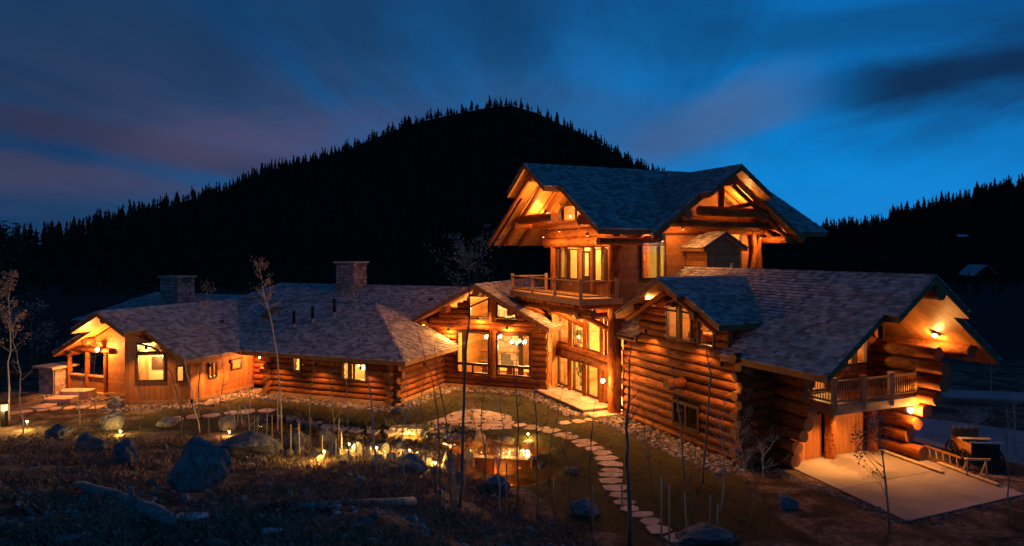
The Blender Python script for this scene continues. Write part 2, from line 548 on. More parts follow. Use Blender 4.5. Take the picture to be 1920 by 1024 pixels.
def hill_h(x, y):
    PROF = [(-1400, 60), (-800, -6), (-525, -4), (-503, -2), (-470, 4), (-443, 12), (-410, 28), (-377, 50), (-345, 63), (-306, 65), (-252, 92), (-219, 99), (-186, 105), (-142, 125), (-115, 136), (-88, 145), (-60, 152), (-33, 153), (-5, 164), (22, 154), (49, 139), (77, 127), (104, 110), (131, 95), (153, 90),
            (202, 44), (252, 26), (400, 22), (700, 40), (1400, 120)]
    h = lerp_tab(PROF, x)
    h = (h + lerp_tab(PROF, x - 18) + lerp_tab(PROF, x + 18)) / 3
    t = max(0, (y - 170) / (700 - 170))
    k = t ** (1.6 + 9 * sstep(-x, 230, 370)) if t < 1 else max(0, 1 - (t - 1) * .55)
    h *= k
    # nearer wooded rise on the right
    P2 = [(150, -4), (170, 6), (190, 19), (215, 24), (240, 31), (270, 43), (300, 52), (340, 60), (460, 80), (900, 130)]
    t2 = max(0, (y - 120) / (360 - 120))
    k2 = t2 ** 1.1 if t2 < 1 else max(0, 1 - (t2 - 1) * .5)
    h2 = lerp_tab(P2, x) * k2 if x > 100 else -5
    return max(h, h2) + noise.noise(V((x * .02, y * .02, 0))) * 3 * min(1, t * 2 + t2) - 1.2 * (1 - min(1, t * 8 + t2 * 8))


def make_hill():
    xs = [-1500 + 25 * i for i in range(121)]
    ys = [118 + 18 * i for i in range(70)]
    nx = len(xs)
    vs = [(x, y, hill_h(x, y) + 1.3) for y in ys for x in xs]
    fs = [(j * nx + i, j * nx + i + 1, (j + 1) * nx + i + 1, (j + 1) * nx + i) for j in range(len(ys) - 1) for i in range(nx - 1)]
    mb = MB(); mb.add(vs, fs, 0, True)
    mb.build('hill', M['hill'], label='dark wooded mountain and ridge behind the log house', kind='structure')


make_hill()


def conifer_mesh(seed, tiers, pts, slim):
    rnd = random.Random(seed)
    mb = MB()
    mb.tube([(0, 0, -.06), (0, 0, .35)], .018, 5, 0, False)
    for i in range(tiers):
        z0 = .07 + .82 * i / tiers + rnd.uniform(-.02, .02)
        z1 = min(1.0, z0 + .34 * (1 - .45 * i / tiers))
        r = slim * (1 - i / (tiers + .6)) * rnd.uniform(.8, 1.2)
        ox, oy = rnd.uniform(-.02, .02), rnd.uniform(-.02, .02)
        ring = []
        for k in range(pts * 2):
            a = math.pi * k / pts + i * .4
            rr = r * (rnd.uniform(.8, 1.25) if k % 2 == 0 else rnd.uniform(.35, .6))
            ring.append((ox + rr * math.cos(a), oy + rr * math.sin(a), z0 - (.03 if k % 2 == 0 else -.03)))
        n = len(ring)
        mb.add(ring + [(ox, oy, z1), (ox, oy, z0 + .06)], [(k, (k + 1) % n, n) for k in range(n)] + [((k + 1) % n, k, n + 1) for k in range(n)])
    return mb


CON = [conifer_mesh(i, 5 + i % 3, 6, .15 + .045 * (i % 4)).mesh('pine_tree', M['conifer'], fix=False) for i in range(8)]


def put_conifer(x, y, h, label, group):
    M_ = Matrix.Translation((x, y, hill_h(x, y) + .8)) @ Matrix.Rotation(random.uniform(0, 6.28), 4, 'Z') @ Matrix.Scale(h, 4)
    tag(inst('pine_tree', random.choice(CON), M_), label, 'tree', group)


def skyline_y(x):
    best = max(((hill_h(x * y / 700.0, y) + 1 - 10) / y, y) for y in range(180, 760, 12))
    return best[1]


for i in range(200):                     # crest of the big hill
    u = -.76 + .99 * (i + random.uniform(-1.6, 1.6)) / 200
    y = skyline_y(u * 700) + random.uniform(-14, 8)
    put_conifer(u * y, y, random.uniform(4, 10) * (1.4 if random.random() < .14 else 1),
                'black conifer along the crest of the mountain', 'conifers along the mountain crest')
for i in range(74):                      # right ridge
    u = .435 + .36 * (i + random.uniform(-.6, .6)) / 74
    y = 352 + random.uniform(-20, 10)
    put_conifer(u * y, y, random.uniform(6, 15) * (1 if u > .55 else .6),
                'black conifer along the ridge on the right', 'conifers along the right ridge')


def forest():
    mb = MB()
    proto = [conifer_mesh(40 + i, 4, 4, .19) for i in range(4)]
    vs, fs = [], []
    for i in range(5600):
        y = random.uniform(135, 705)
        x = random.uniform(-.85, 1.0) * y
        if hill_h(x, y) < 8 and y > 420 and x > 180: continue
        if .36 * y < x < .58 * y and y < 420: continue
        z = hill_h(x, y) + .5
        h = random.uniform(8, 14) * (.75 if x > .5 * y else 1)
        if y < 330 and z < 9: h *= .45
        a = random.uniform(0, 6.28)
        ca, sa = math.cos(a) * h, math.sin(a) * h
        p = random.choice(proto)
        n = len(vs)
        vs += [(x + q.x * ca - q.y * sa, y + q.x * sa + q.y * ca, z + q.z * h) for q in p.v]
        fs += [[n + k for k in f] for f in p.f]
    me = bpy.data.meshes.new('forest')
    me.from_pydata(vs, [], fs)
    me.materials.append(M['conifer'])
    tag(link(bpy.data.objects.new('forest', me)), 'dense black conifer forest covering the mountain side', kind='stuff')


forest()

# ------------------------------------------------------------------ the log house
HOUSE = empty('log_house', G(36, 24, 0), 'large honey coloured log house with grey shingled roofs, tower, balconies and glowing windows', 'house')


def log_mesh(seed):
    rnd = random.Random(seed)
    mb = MB()
    n, k = 12, 6
    ph = [rnd.uniform(0, 6.28) for _ in range(3)]
    for j in range(k):
        z = j / (k - 1)
        for i in range(n):
            a = 2 * math.pi * i / n
            r = 1 + .045 * math.sin(2 * a + ph[0] + z * 1.2) + .035 * math.sin(3 * a + ph[1]) + rnd.uniform(-.035, .035) + .04 * math.sin(z * 9 + ph[2])
            mb.v.append(V((r * math.cos(a), r * math.sin(a), z)))
    for j in range(k - 1):
        for i in range(n):
            a, b = j * n + i, j * n + (i + 1) % n
            mb.f.append([a, b, b + n, a + n]); mb.mi.append(0); mb.sm.append(True)
    for j in (0, k - 1):
        ring = [mb.v[j * n + i].copy() for i in range(n)]
        mb.add(ring, [list(range(n))], 1)
    return mb.mesh('log', [M['log'], M['logend']])


LOGS = [log_mesh(i) for i in range(6)]


def log(p0, p1, r, parent=None, name='log', label=None):
    p0, p1 = V(p0), V(p1)
    d = p1 - p0
    q = d.to_track_quat('Z', 'Y').to_matrix().to_4x4()
    M_ = Matrix.Translation(p0) @ q @ Matrix.Rotation(random.uniform(0, 6.28), 4, 'Z') @ Matrix.Diagonal((r, r, d.length, 1))
    return tag(inst(name, random.choice(LOGS), M_, parent or HOUSE), label)


def pt(fr, axis, fixed, s, z):
    return fr(s, fixed, z) if axis == 0 else fr(fixed, s, z)


def cut(ints, a, b):
    out = []
    for (x, y) in ints:
        if b <= x or a >= y:
            out.append((x, y)); continue
        if a > x: out.append((x, a))
        if b < y: out.append((b, y))
    return [i for i in out if i[1] - i[0] > .08]


def logwall(fr, axis, fixed, s0, s1, z0, z1, r, holes=(), ext=(0, 0), topf=None, label=None, endf=None, hskip=None):
    h = 2 * r * .97
    n = max(1, round((z1 - z0) / h))
    h = (z1 - z0) / n
    back = MB()
    zs = sorted(set([z0 + h * i for i in range(n + 1)] + [z for hl in holes for z in hl[2:4] if z0 < z < z1]))
    for za, zb in zip(zs, zs[1:]):
        zc = (za + zb) / 2
        lo, hi = (s0, s1)
        if topf:
            l2, h2 = topf(zb)
            lo, hi = max(lo, l2), min(hi, h2)
            if hi - lo < .1: continue
        ints = [(lo, hi)]
        for (a, b, c, d) in holes:
            if c < zc < d: ints = cut(ints, a, b)
        for (a, b) in ints:
            p = pt(fr, axis, fixed - .05, a, za)
            e = (fr.d1 if axis == 0 else fr.d2) * (b - a)
            t = (fr.d2 if axis == 0 else fr.d1) * .10
            back.hexa(p, e, t, UP * (zb - za))
    wall = back.build('wall', M['chink'], HOUSE, label)
    for i in range(n):
        zc = z0 + h * (i + .5)
        lo, hi = s0, s1
        if topf:
            l2, h2 = topf(zc + h * .35)
            lo, hi = max(lo, l2), min(hi, h2)
            if hi - lo < .15: continue
        if endf:
            e = endf(i, zc)
            lo = e[0] if e[0] is not None else lo
            hi = e[1] if e[1] is not None else hi
        ints = [(lo, hi)]
        for (a, b, c, d) in holes:
            if min(d, zc + h / 2) - max(c, zc - h / 2) > .45 * h: ints = cut(ints, a, b)
        for (a, b) in ints:
            k = .55 if i % 2 else 1.0
            if abs(a - s0) < 1e-6 and ext[0]: a -= ext[0] * k * random.uniform(.85, 1.15)
            if abs(b - s1) < 1e-6 and ext[1]: b += ext[1] * (1.55 - k) * random.uniform(.85, 1.15)
            w1, w2 = random.uniform(-.015, .015), random.uniform(-.015, .015)
            log(pt(fr, axis, fixed + w1, a, zc), pt(fr, axis, fixed + w2, b, zc), r * random.uniform(.95, 1.07), wall)
    return wall


def clip_poly(poly, axis, val, keep_less):
    out = []
    for i in range(len(poly)):
        p, q = poly[i], poly[(i + 1) % len(poly)]
        ip = (p[axis] <= val) == keep_less
        iq = (q[axis] <= val) == keep_less
        if ip: out.append(p)
        if ip != iq:
            t = (val - p[axis]) / (q[axis] - p[axis])
            out.append((p[0] + t * (q[0] - p[0]), p[1] + t * (q[1] - p[1])))
    return out


def window(fr, axis, fixed, out, poly, vm=(), hm=(), fw=.10, dep=.16, off=.10, name='window', label=None, fmat=None):
    """frame (mesh of the part) with one pane object per light; poly in (s, z)"""
    f = fixed + out * off
    nrm = (fr.d2 if axis == 0 else fr.d1)
    mb = MB()
    P = [pt(fr, axis, f, s, z) for s, z in poly]
    n = len(P)
    for i in range(n):
        d = (P[(i + 1) % n] - P[i]).normalized()
        mb.beam(P[i] - d * fw * .49, P[(i + 1) % n] + d * fw * (.49 if i % 2 else .485), dep * (1 + .02 * (i % 2)), fw * (1 + .013 * i), up=d.cross(nrm), mi=0)
    cells = [list(poly)]
    for s in vm:
        new = []
        for c in cells:
            for k in (True, False):
                q = clip_poly(c, 0, s, k)
                if len(q) > 2: new.append(q)
        cells = new
        zz_ = [z for c in cells for (ss, z) in c if abs(ss - s) < 1e-6]
        if zz_:
            mb.beam(pt(fr, axis, f, s, min(zz_)), pt(fr, axis, f, s, max(zz_)), fw * .9, dep * .92, up=nrm)
    for z in hm:
        new = []
        for c in cells:
            for k in (True, False):
                q = clip_poly(c, 1, z, k)
                if len(q) > 2: new.append(q)
        cells = new
        ss_ = [s for c in cells for (s, zz_) in c if abs(zz_ - z) < 1e-6]
        if ss_:
            mb.beam(pt(fr, axis, f, min(ss_), z), pt(fr, axis, f, max(ss_), z), dep * .86, fw * .8)
    o = mb.build(name, fmat or M['trim'], HOUSE, label)
    for c in cells:
        pb = MB()
        a = [pt(fr, axis, f - .004, s, z) for s, z in c]
        b = [pt(fr, axis, f + .004, s, z) for s, z in c]
        m_ = len(a)
        pb.add(a + b, [list(range(m_))[::-1], list(range(m_, 2 * m_))] + [(i, (i + 1) % m_, m_ + (i + 1) % m_, m_ + i) for i in range(m_)])
        pb.build('pane', M['pane'], o)
    return o


def rect(s0, s1, z0, z1):
    return [(s0, z0), (s1, z0), (s1, z1), (s0, z1)]


def room(fr, p0, p1, q0, q1, z0, z1, opening, label, mt='inner'):
    mb = MB()
    A = {'z0': [(p0, q0, z0), (p1, q0, z0), (p1, q1, z0), (p0, q1, z0)],
         'z1': [(p0, q0, z1), (p1, q0, z1), (p1, q1, z1), (p0, q1, z1)],
         'p0': [(p0, q0, z0), (p0, q1, z0), (p0, q1, z1), (p0, q0, z1)],
         'p1': [(p1, q0, z0), (p1, q1, z0), (p1, q1, z1), (p1, q0, z1)],
         'q0': [(p0, q0, z0), (p1, q0, z0), (p1, q0, z1), (p0, q0, z1)],
         'q1': [(p0, q1, z0), (p1, q1, z0), (p1, q1, z1), (p0, q1, z1)]}
    for k, c in A.items():
        if k in opening: continue
        mb.add([fr(*x) for x in c], [(0, 1, 2, 3)], {'z0': 1}.get(k, 0))
    return mb.build('room_lining', [M[mt], M['floorwood']], HOUSE, label)


SH = []
for i in range(3):
    b = MB()
    rr = random.Random(i)
    t1, t2 = .046 + rr.uniform(0, .02), .046 + rr.uniform(0, .02)
    b.add([(-.485, 1, t1), (.485, 1, t2), (.485, 0, 0), (-.485, 0, 0), (-.485, 1, -.004), (.485, 1, -.004)], [(0, 1, 2, 3), (4, 5, 1, 0), (1, 5, 2), (0, 3, 4)])
    SH.append(b.mesh('shingle', M['shingle']))


def scan(poly, d):
    xs = []
    for i in range(len(poly)):
        (e0, d0), (e1, d1) = poly[i], poly[(i + 1) % len(poly)]
        if (d0 <= d) != (d1 <= d):
            xs.append(e0 + (d - d0) / (d1 - d0) * (e1 - e0))
    xs.sort()
    return list(zip(xs[::2], xs[1::2]))


def roof(fr, rax, rfix, zr, k, sgn, poly, label, soffit, th=.30, wid=(.22, .38), exp_=.235, singles=0, caps=True):
    """one slope: slab with planked soffit and rows of shingles. poly in (e along the ridge, d down from it)"""
    cs = 1 / math.sqrt(1 + k * k)
    nz = UP * cs + (fr.d2 if rax == 0 else fr.d1) * (sgn * k * cs)

    def P(e, d, off=0.0):
        q = rfix + sgn * d
        return (fr(e, q, zr - k * d) if rax == 0 else fr(q, e, zr - k * d)) + nz * off

    mb = MB()
    n = len(poly)
    top = [P(e, d, -.02) for e, d in poly]
    bot = [P(e, d, -.02) - UP * th for e, d in poly]
    mb.add(top, [list(range(n))], 0)
    mb.add(bot, [list(range(n))[::-1]], 1)
    for i in range(n):
        j = (i + 1) % n
        mb.add([top[i], top[j], bot[j], bot[i]], [(0, 1, 2, 3)], 0)
    ro = mb.build('roof', [M['timber'], soffit], HOUSE, label)
    ed = (fr.d1 if rax == 0 else fr.d2)
    dn = ((fr.d2 if rax == 0 else fr.d1) * sgn - UP * k).normalized()
    dmax = max(d for e, d in poly)
    items = []
    row = 0
    d = dmax + .05
    while d > .10:
        for (x0, x1) in scan(poly, max(0.01, min(d - exp_ * cs * .5, dmax - .01))):
            x = x0 - .05 - (random.uniform(0, .2))
            while x < x1:
                w_ = random.uniform(*wid)
                a, b_ = max(x, x0 - .05), min(x + w_, x1 + .05)
                if b_ - a > .07:
                    items.append((a, b_, d + random.uniform(-.012, .012), random.uniform(.0, .008)))
                x += w_
        d -= exp_ * cs
    ln = exp_ * 1.28
    if singles:
        items.sort(key=lambda it: -(P((it[0] + it[1]) / 2, it[2]) - cam.location).length)
        solo, items = items[-singles:], items[:-singles]
        for (a, b_, d, l) in solo:
            o = P((a + b_) / 2, d - ln * cs, .006)
            M_ = Matrix.Identity(4)
            for r_, vec in enumerate((ed * (b_ - a), dn * ln, nz)):
                for c_ in range(3): M_[c_][r_] = vec[c_]
            for c_ in range(3): M_[c_][3] = (o + nz * l)[c_]
            inst('shingle', random.choice(SH), M_, ro)
    sb = MB()
    for (a, b_, d, l) in items:
        t1, t2 = random.uniform(.055, .078), random.uniform(.055, .078)
        g_ = .010
        A, B = P(a + g_, d, l), P(b_ - g_, d, l)
        C, D = P(b_ - g_, d - ln * cs, .004), P(a + g_, d - ln * cs, .004)
        sb.add([A + nz * t1, B + nz * t2, C, D, A - nz * .006, B - nz * .006], [(0, 1, 2, 3), (4, 5, 1, 0), (1, 5, 2), (0, 3, 4)])
    if caps:
        er = [e for e, d in poly if d < .05]
        if len(er) >= 2:
            x = min(er)
            while x < max(er):
                A, B = P(x, .16, .05), P(x + .3, .16, .035)
                C, D = P(x + .3, -.01, .045), P(x, -.01, .06)
                sb.add([A, B, C, D, A - nz * .04, B - nz * .04, D - nz * .04], [(0, 1, 2, 3), (4, 5, 1, 0), (0, 3, 6, 4)])
                x += .23
    tag(sb.build('shingles', M['shingle'], ro, fix=False), kind='stuff')
    return ro, P


GAIN_IN, GAIN_OUT = 7.5, 6.0


def light(pos, watts, c=(1, .50, .17), rad=.06, parent=None, spot=None, blend=.6):
    ld = bpy.data.lights.new('lamp_light', 'SPOT' if spot else 'POINT')
    ld.energy = watts * (GAIN_IN if parent is HOUSE else GAIN_OUT)
    ld.color = c
    ld.shadow_soft_size = rad
    o = bpy.data.objects.new('lamp_light', ld)
    COL.objects.link(o)
    if spot:
        o.rotation_euler = V(spot).to_track_quat('-Z', 'Y').to_euler()
        ld.spot_size = math.radians(128); ld.spot_blend = blend
    if parent is not None:
        o.parent = parent
        o.location = V(pos) - WO[parent]
    else:
        o.location = pos
    return o


def ball(mb, c, r, mi=0, n=8, k=5, sz=1.0):
    c = V(c)
    rings = []
    vs = [c + UP * r * sz]
    for j in range(1, k):
        a = math.pi * j / k
        for i in range(n):
            b_ = 2 * math.pi * i / n
            vs.append(c + V((r * math.sin(a) * math.cos(b_), r * math.sin(a) * math.sin(b_), r * sz * math.cos(a))))
    vs.append(c - UP * r * sz)
    fs = [(0, 1 + (i + 1) % n, 1 + i) for i in range(n)]
    for j in range(k - 2):
        for i in range(n):
            a, b_ = 1 + j * n + i, 1 + j * n + (i + 1) % n
            fs.append((a, b_, b_ + n, a + n))
    e = len(vs) - 1
    fs += [(e, e - n + i, e - n + (i + 1) % n) for i in range(n)]
    mb.add(vs, fs, mi, True)


def wall_lamp(pos, outv, watts, label, c=(1, .50, .16), br=.11, loff=.28):
    """lantern on a bracket: back plate, cage and glowing bulb, with its own light"""
    pos, outv = V(pos), V(outv).normalized()
    mb = MB()
    side_ = outv.cross(UP).normalized()
    mb.hexa(pos - side_ * .06 - UP * .16, side_ * .12, UP * .32, outv * .03)
    c_ = pos + outv * .20
    mb.beam(pos + UP * .12, c_ + UP * .19, .03, .03)
    for sx in (-1, 1):
        for sy in (-1, 1):
            q = c_ + side_ * .09 * sx + outv * .09 * sy
            mb.beam(q - UP * .15, q + UP * .15, .014, .014)
    mb.hexa(c_ - side_ * .11 - outv * .11 + UP * .15, side_ * .22, outv * .22, UP * .03)
    mb.hexa(c_ - side_ * .10 - outv * .10 - UP * .17, side_ * .20, outv * .20, UP * .02)
    o = mb.build('wall_lamp', M['iron'], HOUSE, label)
    bb = MB(); ball(bb, c_, br, sz=1.2); bb.build('bulb', M['bulb'], o)
    light(c_ + outv * loff, watts, c, .08, o)
    return o


def downlight(pos, watts, nrm=(0, 0, -1), c=(1, .50, .16), label=None, r=.07, spot=None, omni=False):
    pos, nrm = V(pos), V(nrm).normalized()
    mb = MB()
    if label:
        mb.tube([pos, pos + nrm * .06], r * 1.3, 10)
    else:                                        # deep can: the lamp sits up inside it
        mb.tube([pos - nrm * .02, pos + nrm * .17], r * 1.25, 10, 0, False)
        mb.tube([pos - nrm * .03, pos - nrm * .02], r * 1.3, 10)
    o = mb.build('soffit_or_fill_light', M['iron'], HOUSE, label)
    bb = MB()
    if label: ball(bb, pos + nrm * .10, r * .85)
    else: bb.tube([pos, pos + nrm * .01], r, 10)
    bb.build('bulb', M['bulb'], o)
    light(pos + nrm * .19, watts * (1 if label or omni else 1.8), c, .05, o, spot=spot or (None if label or omni else nrm), blend=.85)
    return o


def sidewall(fr, axis, fixed, s0, s1, z0, z1, holes=(), topf=None, mt='siding', th=.14, label=None, name='wall'):
    mb = MB()
    zs = set([z0, z1] + [z for h in holes for z in h[2:4] if z0 < z < z1])
    if topf:
        zs |= set(z0 + .12 * i for i in range(int((z1 - z0) / .12)))
    zs = sorted(zs)
    for za, zb in zip(zs, zs[1:]):
        lo, hi = s0, s1
        if topf:
            a, b = topf((za + zb) / 2); lo, hi = max(lo, a), min(hi, b)
            if hi - lo < .05: continue
        ints = [(lo, hi)]
        for (a, b, c, d) in holes:
            if c < (za + zb) / 2 < d: ints = cut(ints, a, b)
        for (a, b) in ints:
            mb.hexa(pt(fr, axis, fixed - th / 2, a, za), (fr.d1 if axis == 0 else fr.d2) * (b - a), (fr.d2 if axis == 0 else fr.d1) * th, UP * (zb - za))
    return mb.build(name, M[mt] if isinstance(mt, str) else mt, HOUSE, label)


def postlog(p, z1, r, label=None, lean=(0, 0)):
    p = V(p)
    return log(p, V((p.x + lean[0], p.y + lean[1], z1)), r, HOUSE, 'log_column', label)


# ================================================================ garage wing
KG, ZG, BG = .723, 8.94, 27.85
roof(G, 0, BG, ZG, KG, -1, [(19.2, 0), (19.2, 2.2), (19.9, 2.2), (19.9, 5.45), (26.2, 5.45), (26.2, 2.95), (29.8, .56), (33.4, 2.95), (33.4, 5.45), (36.1, 5.45), (36.1, 0)],
     'near slope of the garage wing roof with a stepped gable edge', M['plank_a'], singles=300)
_, PGR = roof(G, 0, BG, ZG, KG, 1, [(19.2, 0), (19.2, 2.2), (19.9, 2.2), (19.9, 5.45), (36.1, 5.45), (36.1, 0)], 'far slope of the garage wing roof', M['plank_a'], caps=False)


def und(fr_k, zr, d, drop):
    return zr - fr_k * d - drop


# purlins carrying the gable overhang
for d, r in ((0, .33), (4.1, .34), (-4.1, .30)):
    z = ZG - KG * abs(d) - (.62 if d else .72)
    log(G(18.95 if abs(d) < 3 else 20.3, BG + d, z), G(24.6, BG + d, z), r, HOUSE, 'purlin')

# long log wall towards the garden, corner and return
holes1 = [(27.9, 30.05, .75, 2.05)]
logwall(G, 0, 22.8, 25.0, 34.7, -.55, 5.15, .245, holes1, (.35, .25), label='long log wall of the garage wing facing the garden')
logwall(G, 1, 25.0, 22.8, 24.4, -.55, 5.2, .235, (), (.62, 0), label='short dark return wall under the deep eave')
window(G, 0, 22.8, -1, rect(27.95, 30.0, .8, 2.0), vm=[28.95], fw=.13, off=.24, label='small dark window low in the long log wall')
room(G, 27.6, 30.4, 23.0, 26.0, .4, 2.4, ('q0',), None)
light(G(29.6, 25.2, 2.1), 3, (1, .8, .35), .1, HOUSE)
log(G(29.3, 23.2, 3.05), G(29.3, 21.55, 3.0), .29, HOUSE, 'log', 'stub log sticking out of the long wall')
mb = MB(); mb.box(G, 25.1, 34.8, 22.50, 22.56, -.75, -.38); mb.build('skirting_board', M['deckboard'], HOUSE)


def corbel(tab):
    def f(i, z):
        return (lerp_tab(tab, z) + (.16 if i % 2 else -.05), None)
    return f


logwall(G, 0, 24.55, 23.9, 31.0, 0.0, 5.6, .31, (), (0, 0), label='set back log wall with log ends jutting past the garage doors',
        endf=corbel([(.2, 23.7), (.8, 23.3), (1.4, 23.3), (1.9, 22.8), (2.4, 22.5), (3.0, 22.7), (3.6, 22.9), (5.5, 22.4)]))
logwall(G, 0, 30.9, 24.0, 31.0, 0.0, 6.2, .34, (), (0, 0), label='right log wall of the garage wing with corbelled ends',
        endf=corbel([(.3, 21.9), (.9, 22.5), (1.6, 22.3), (2.2, 21.9), (2.7, 21.1), (3.3, 21.3), (3.8, 20.7), (4.4, 20.9), (4.75, 20.6), (5.1, 20.9), (5.45, 21.3), (5.6, 24.3), (6, 24.3)]))
# garage front with two plank doors between log posts
sidewall(G, 1, 24.25, 24.6, 30.8, 2.72, 3.2, mt='timber', label='beam over the garage doors')
for (b0, b1) in ((24.85, 26.9), (27.55, 29.75)):
    mb = MB(); mb.box(G, 24.30, 24.36, b0, b1, .01, 2.72)
    d_ = mb.build('garage_door', M['timber'], HOUSE, 'plank garage door lit by the lamp under the balcony')
    n = 8
    for i in range(n):
        w_ = (b1 - b0) / n
        pb = MB(); pb.box(G, 24.24, 24.30, b0 + i * w_ + .006, b0 + (i + 1) * w_ - .006, .02, 2.71)
        pb.build('plank', M['boards'], d_)
postlog(G(24.0, 27.22, 0), 2.95, .27, 'log post between the garage doors')
postlog(G(24.0, 30.1, 0), 2.95, .27, 'log post right of the garage doors')
# gable wall behind the balcony
tg = lambda z: (BG - (8.45 - z) / KG, BG + (8.45 - z) / KG)
hg = [(28.5, 30.2, 3.3, 5.6), (25.2, 27.6, 3.2, 5.4)]
logwall(G, 1, 24.5, 24.6, 31.2, 3.15, 8.2, .22, hg, topf=tg, label='gable log wall behind the garage balcony')
window(G, 1, 24.5, -1, [(28.55, 4.35), (29.25, 4.35), (29.25, 5.5), (28.55, 5.5)], fw=.08)
window(G, 1, 24.5, -1, [(29.4, 4.35), (30.15, 4.35), (30.15, 5.55), (29.4, 5.55)], fw=.08)
window(G, 1, 24.5, -1, rect(25.3, 27.5, 3.25, 5.35), vm=[26.4], fw=.1, label='glazed balcony door in the garage gable')
sidewall(G, 1, 24.5, 28.5, 30.2, 3.2, 4.3, mt='siding')
room(G, 24.7, 28.0, 24.8, 30.6, 3.2, 6.3, ('p0',), 'loft room behind the garage balcony')
light(G(26.5, 28.6, 5.6), 90, (1, .58, .20), .12, HOUSE)


def railing(fr, pts, z, parent, h=1.0, step=.135, posts=None, pw=.20, pz=.35, bal=None):
    """posts, rails and single balusters along a polyline of (p, q)"""
    for i, (a, b) in enumerate(zip(pts, pts[1:])):
        A, B = fr(*a, z), fr(*b, z)
        Ln = (B - A).length
        dr = (B - A).normalized()
        k = max(1, posts[i])
        for j in range(k):
            p0, p1 = A + dr * Ln * j / k, A + dr * Ln * (j + 1) / k
            mb = MB(); mb.beam(p0 + UP * h, p1 + UP * h, .14, .07); mb.build('handrail', M['deckboard'], parent)
            mb = MB(); mb.beam(p0 + UP * .13, p1 + UP * .13, .07, .09); mb.build('bottom_rail', M['deckboard'], parent)
            nb = int((p1 - p0).length / step)
            for q in range(1, nb):
                c = p0 + dr * ((p1 - p0).length * q / nb)
                Mx = Matrix.Translation(c + UP * .175) @ Matrix.Diagonal((1, 1, h - .21, 1))
                inst('baluster', bal or BAL, Mx, parent)
            if not (i > 0 and j == 0):
                mb = MB(); mb.hexa(p0 - V((pw, pw, 0)) / 2 - UP * pz, V((pw, 0, 0)), V((0, pw, 0)), UP * (h + .12 + pz)); mb.hexa(p0 - V((pw + .06, pw + .06, 0)) / 2 + UP * (h + .121), V((pw + .06, 0, 0)), V((0, pw + .06, 0)), UP * .05)
                mb.build('railing_post', M['deckboard'], parent)
        if True:
            p0 = B
            mb = MB(); mb.hexa(p0 - V((pw, pw, 0)) / 2 - UP * pz, V((pw, 0, 0)), V((0, pw, 0)), UP * (h + .12 + pz)); mb.hexa(p0 - V((pw + .06, pw + .06, 0)) / 2 + UP * (h + .121), V((pw + .06, 0, 0)), V((0, pw + .06, 0)), UP * .05)
            mb.build('railing_post', M['deckboard'], parent)


b = MB(); b.tube([(0, 0, 0), (0, 0, 1)], .014, 6); BAL2 = b.mesh('baluster', M['trim'])
b = MB(); b.tube([(0, 0, 0), (0, 0, 1)], .019, 6); BAL = b.mesh('baluster', M['deckboard'])

mb = MB()
mb.box(G, 22.0, 22.12, 25.2, 30.9, 2.68, 3.06); mb.box(G, 22.121, 24.1, 25.2, 25.32, 2.68, 3.06)
mb.box(G, 22.05, 24.2, 25.25, 30.85, 3.065, 3.14)
balc = mb.build('balcony', M['deckboard'], HOUSE, 'balcony over the garage doors')
railing(G, [(24.05, 25.3), (22.1, 25.3), (22.1, 30.75)], 3.14, balc, 1.02, .14, [1, 3])

# dormer in the garage roof
KD, ZD, AD = .477, 8.55, 29.8
roof(G, 1, AD, ZD, KD, -1, [(21.3, 0), (21.3, 1.7), (21.75, 1.7), (21.75, 4.3), (24.55, 4.3), (27.35, 0)], 'blue grey roof slope of the garden dormer', M['plank_b'])
roof(G, 1, AD, ZD, KD, 1, [(21.3, 0), (21.3, 1.7), (21.75, 1.7), (21.75, 4.7), (24.3, 4.7), (27.35, 0)], 'hidden roof slope of the garden dormer', M['plank_b'], caps=False)
td = lambda z: (AD - (8.1 - z) / KD, AD + (8.1 - z) / KD)
hd = [(29.75, 30.95, 5.2, 7.5), (28.65, 29.75, 5.2, 7.5), (26.9, 28.3, 5.2, 6.6)]
logwall(G, 0, 22.9, 26.0, 33.6, 5.16, 8.0, .2, hd, topf=td, label='dormer gable of logs around tall windows')
window(G, 0, 22.9, -1, [(29.9, 5.3), (30.8, 5.3), (30.8, 7.15), (29.9, 7.45)], hm=[6.75], fw=.1, off=.16, label='tall dormer window beside the dark log post')
window(G, 0, 22.9, -1, [(28.75, 5.25), (29.65, 5.25), (29.65, 7.45), (28.75, 7.1)], hm=[6.75], fw=.1, off=.16, label='tall middle dormer window')
window(G, 0, 22.9, -1, [(27.0, 5.2), (28.2, 5.2), (28.2, 6.6), (27.0, 6.1)], fw=.1, off=.16, label='low sloping dormer window')
room(G, 27.2, 32.3, 23.15, 25.7, 5.0, 6.9, ('q0',), 'dormer room')
light(G(29.5, 24.9, 6.5), 100, (1, .58, .2), .12, HOUSE)
for d in (0, 2.6, -2.6):
    z = ZD - KD * abs(d) - .52
    log(G(AD + d, 21.5, z), G(AD + d, 23.0, z), .2, HOUSE, 'purlin')
for s in (1, -1):
    log(G(AD + s * .3, 22.0, 7.75), G(AD + s * 3.9, 22.0, 7.75 - KD * 3.6), .12, HOUSE, 'rafter')
# gutter and downpipe at the far end of the eave
mb = MB()
mb.tube([G(33.5, 22.30, 4.86), G(36.2, 22.30, 4.86)], .07, 8)
mb.tube([G(36.15, 22.3, 4.85), G(36.1, 22.35, 4.6), G(35.2, 22.6, 4.15), G(35.0, 22.62, 3.9), G(35.0, 22.62, 0)], .05, 8)
mb.build('downpipe', M['iron'], HOUSE, 'dark gutter and downpipe beside the entrance post')

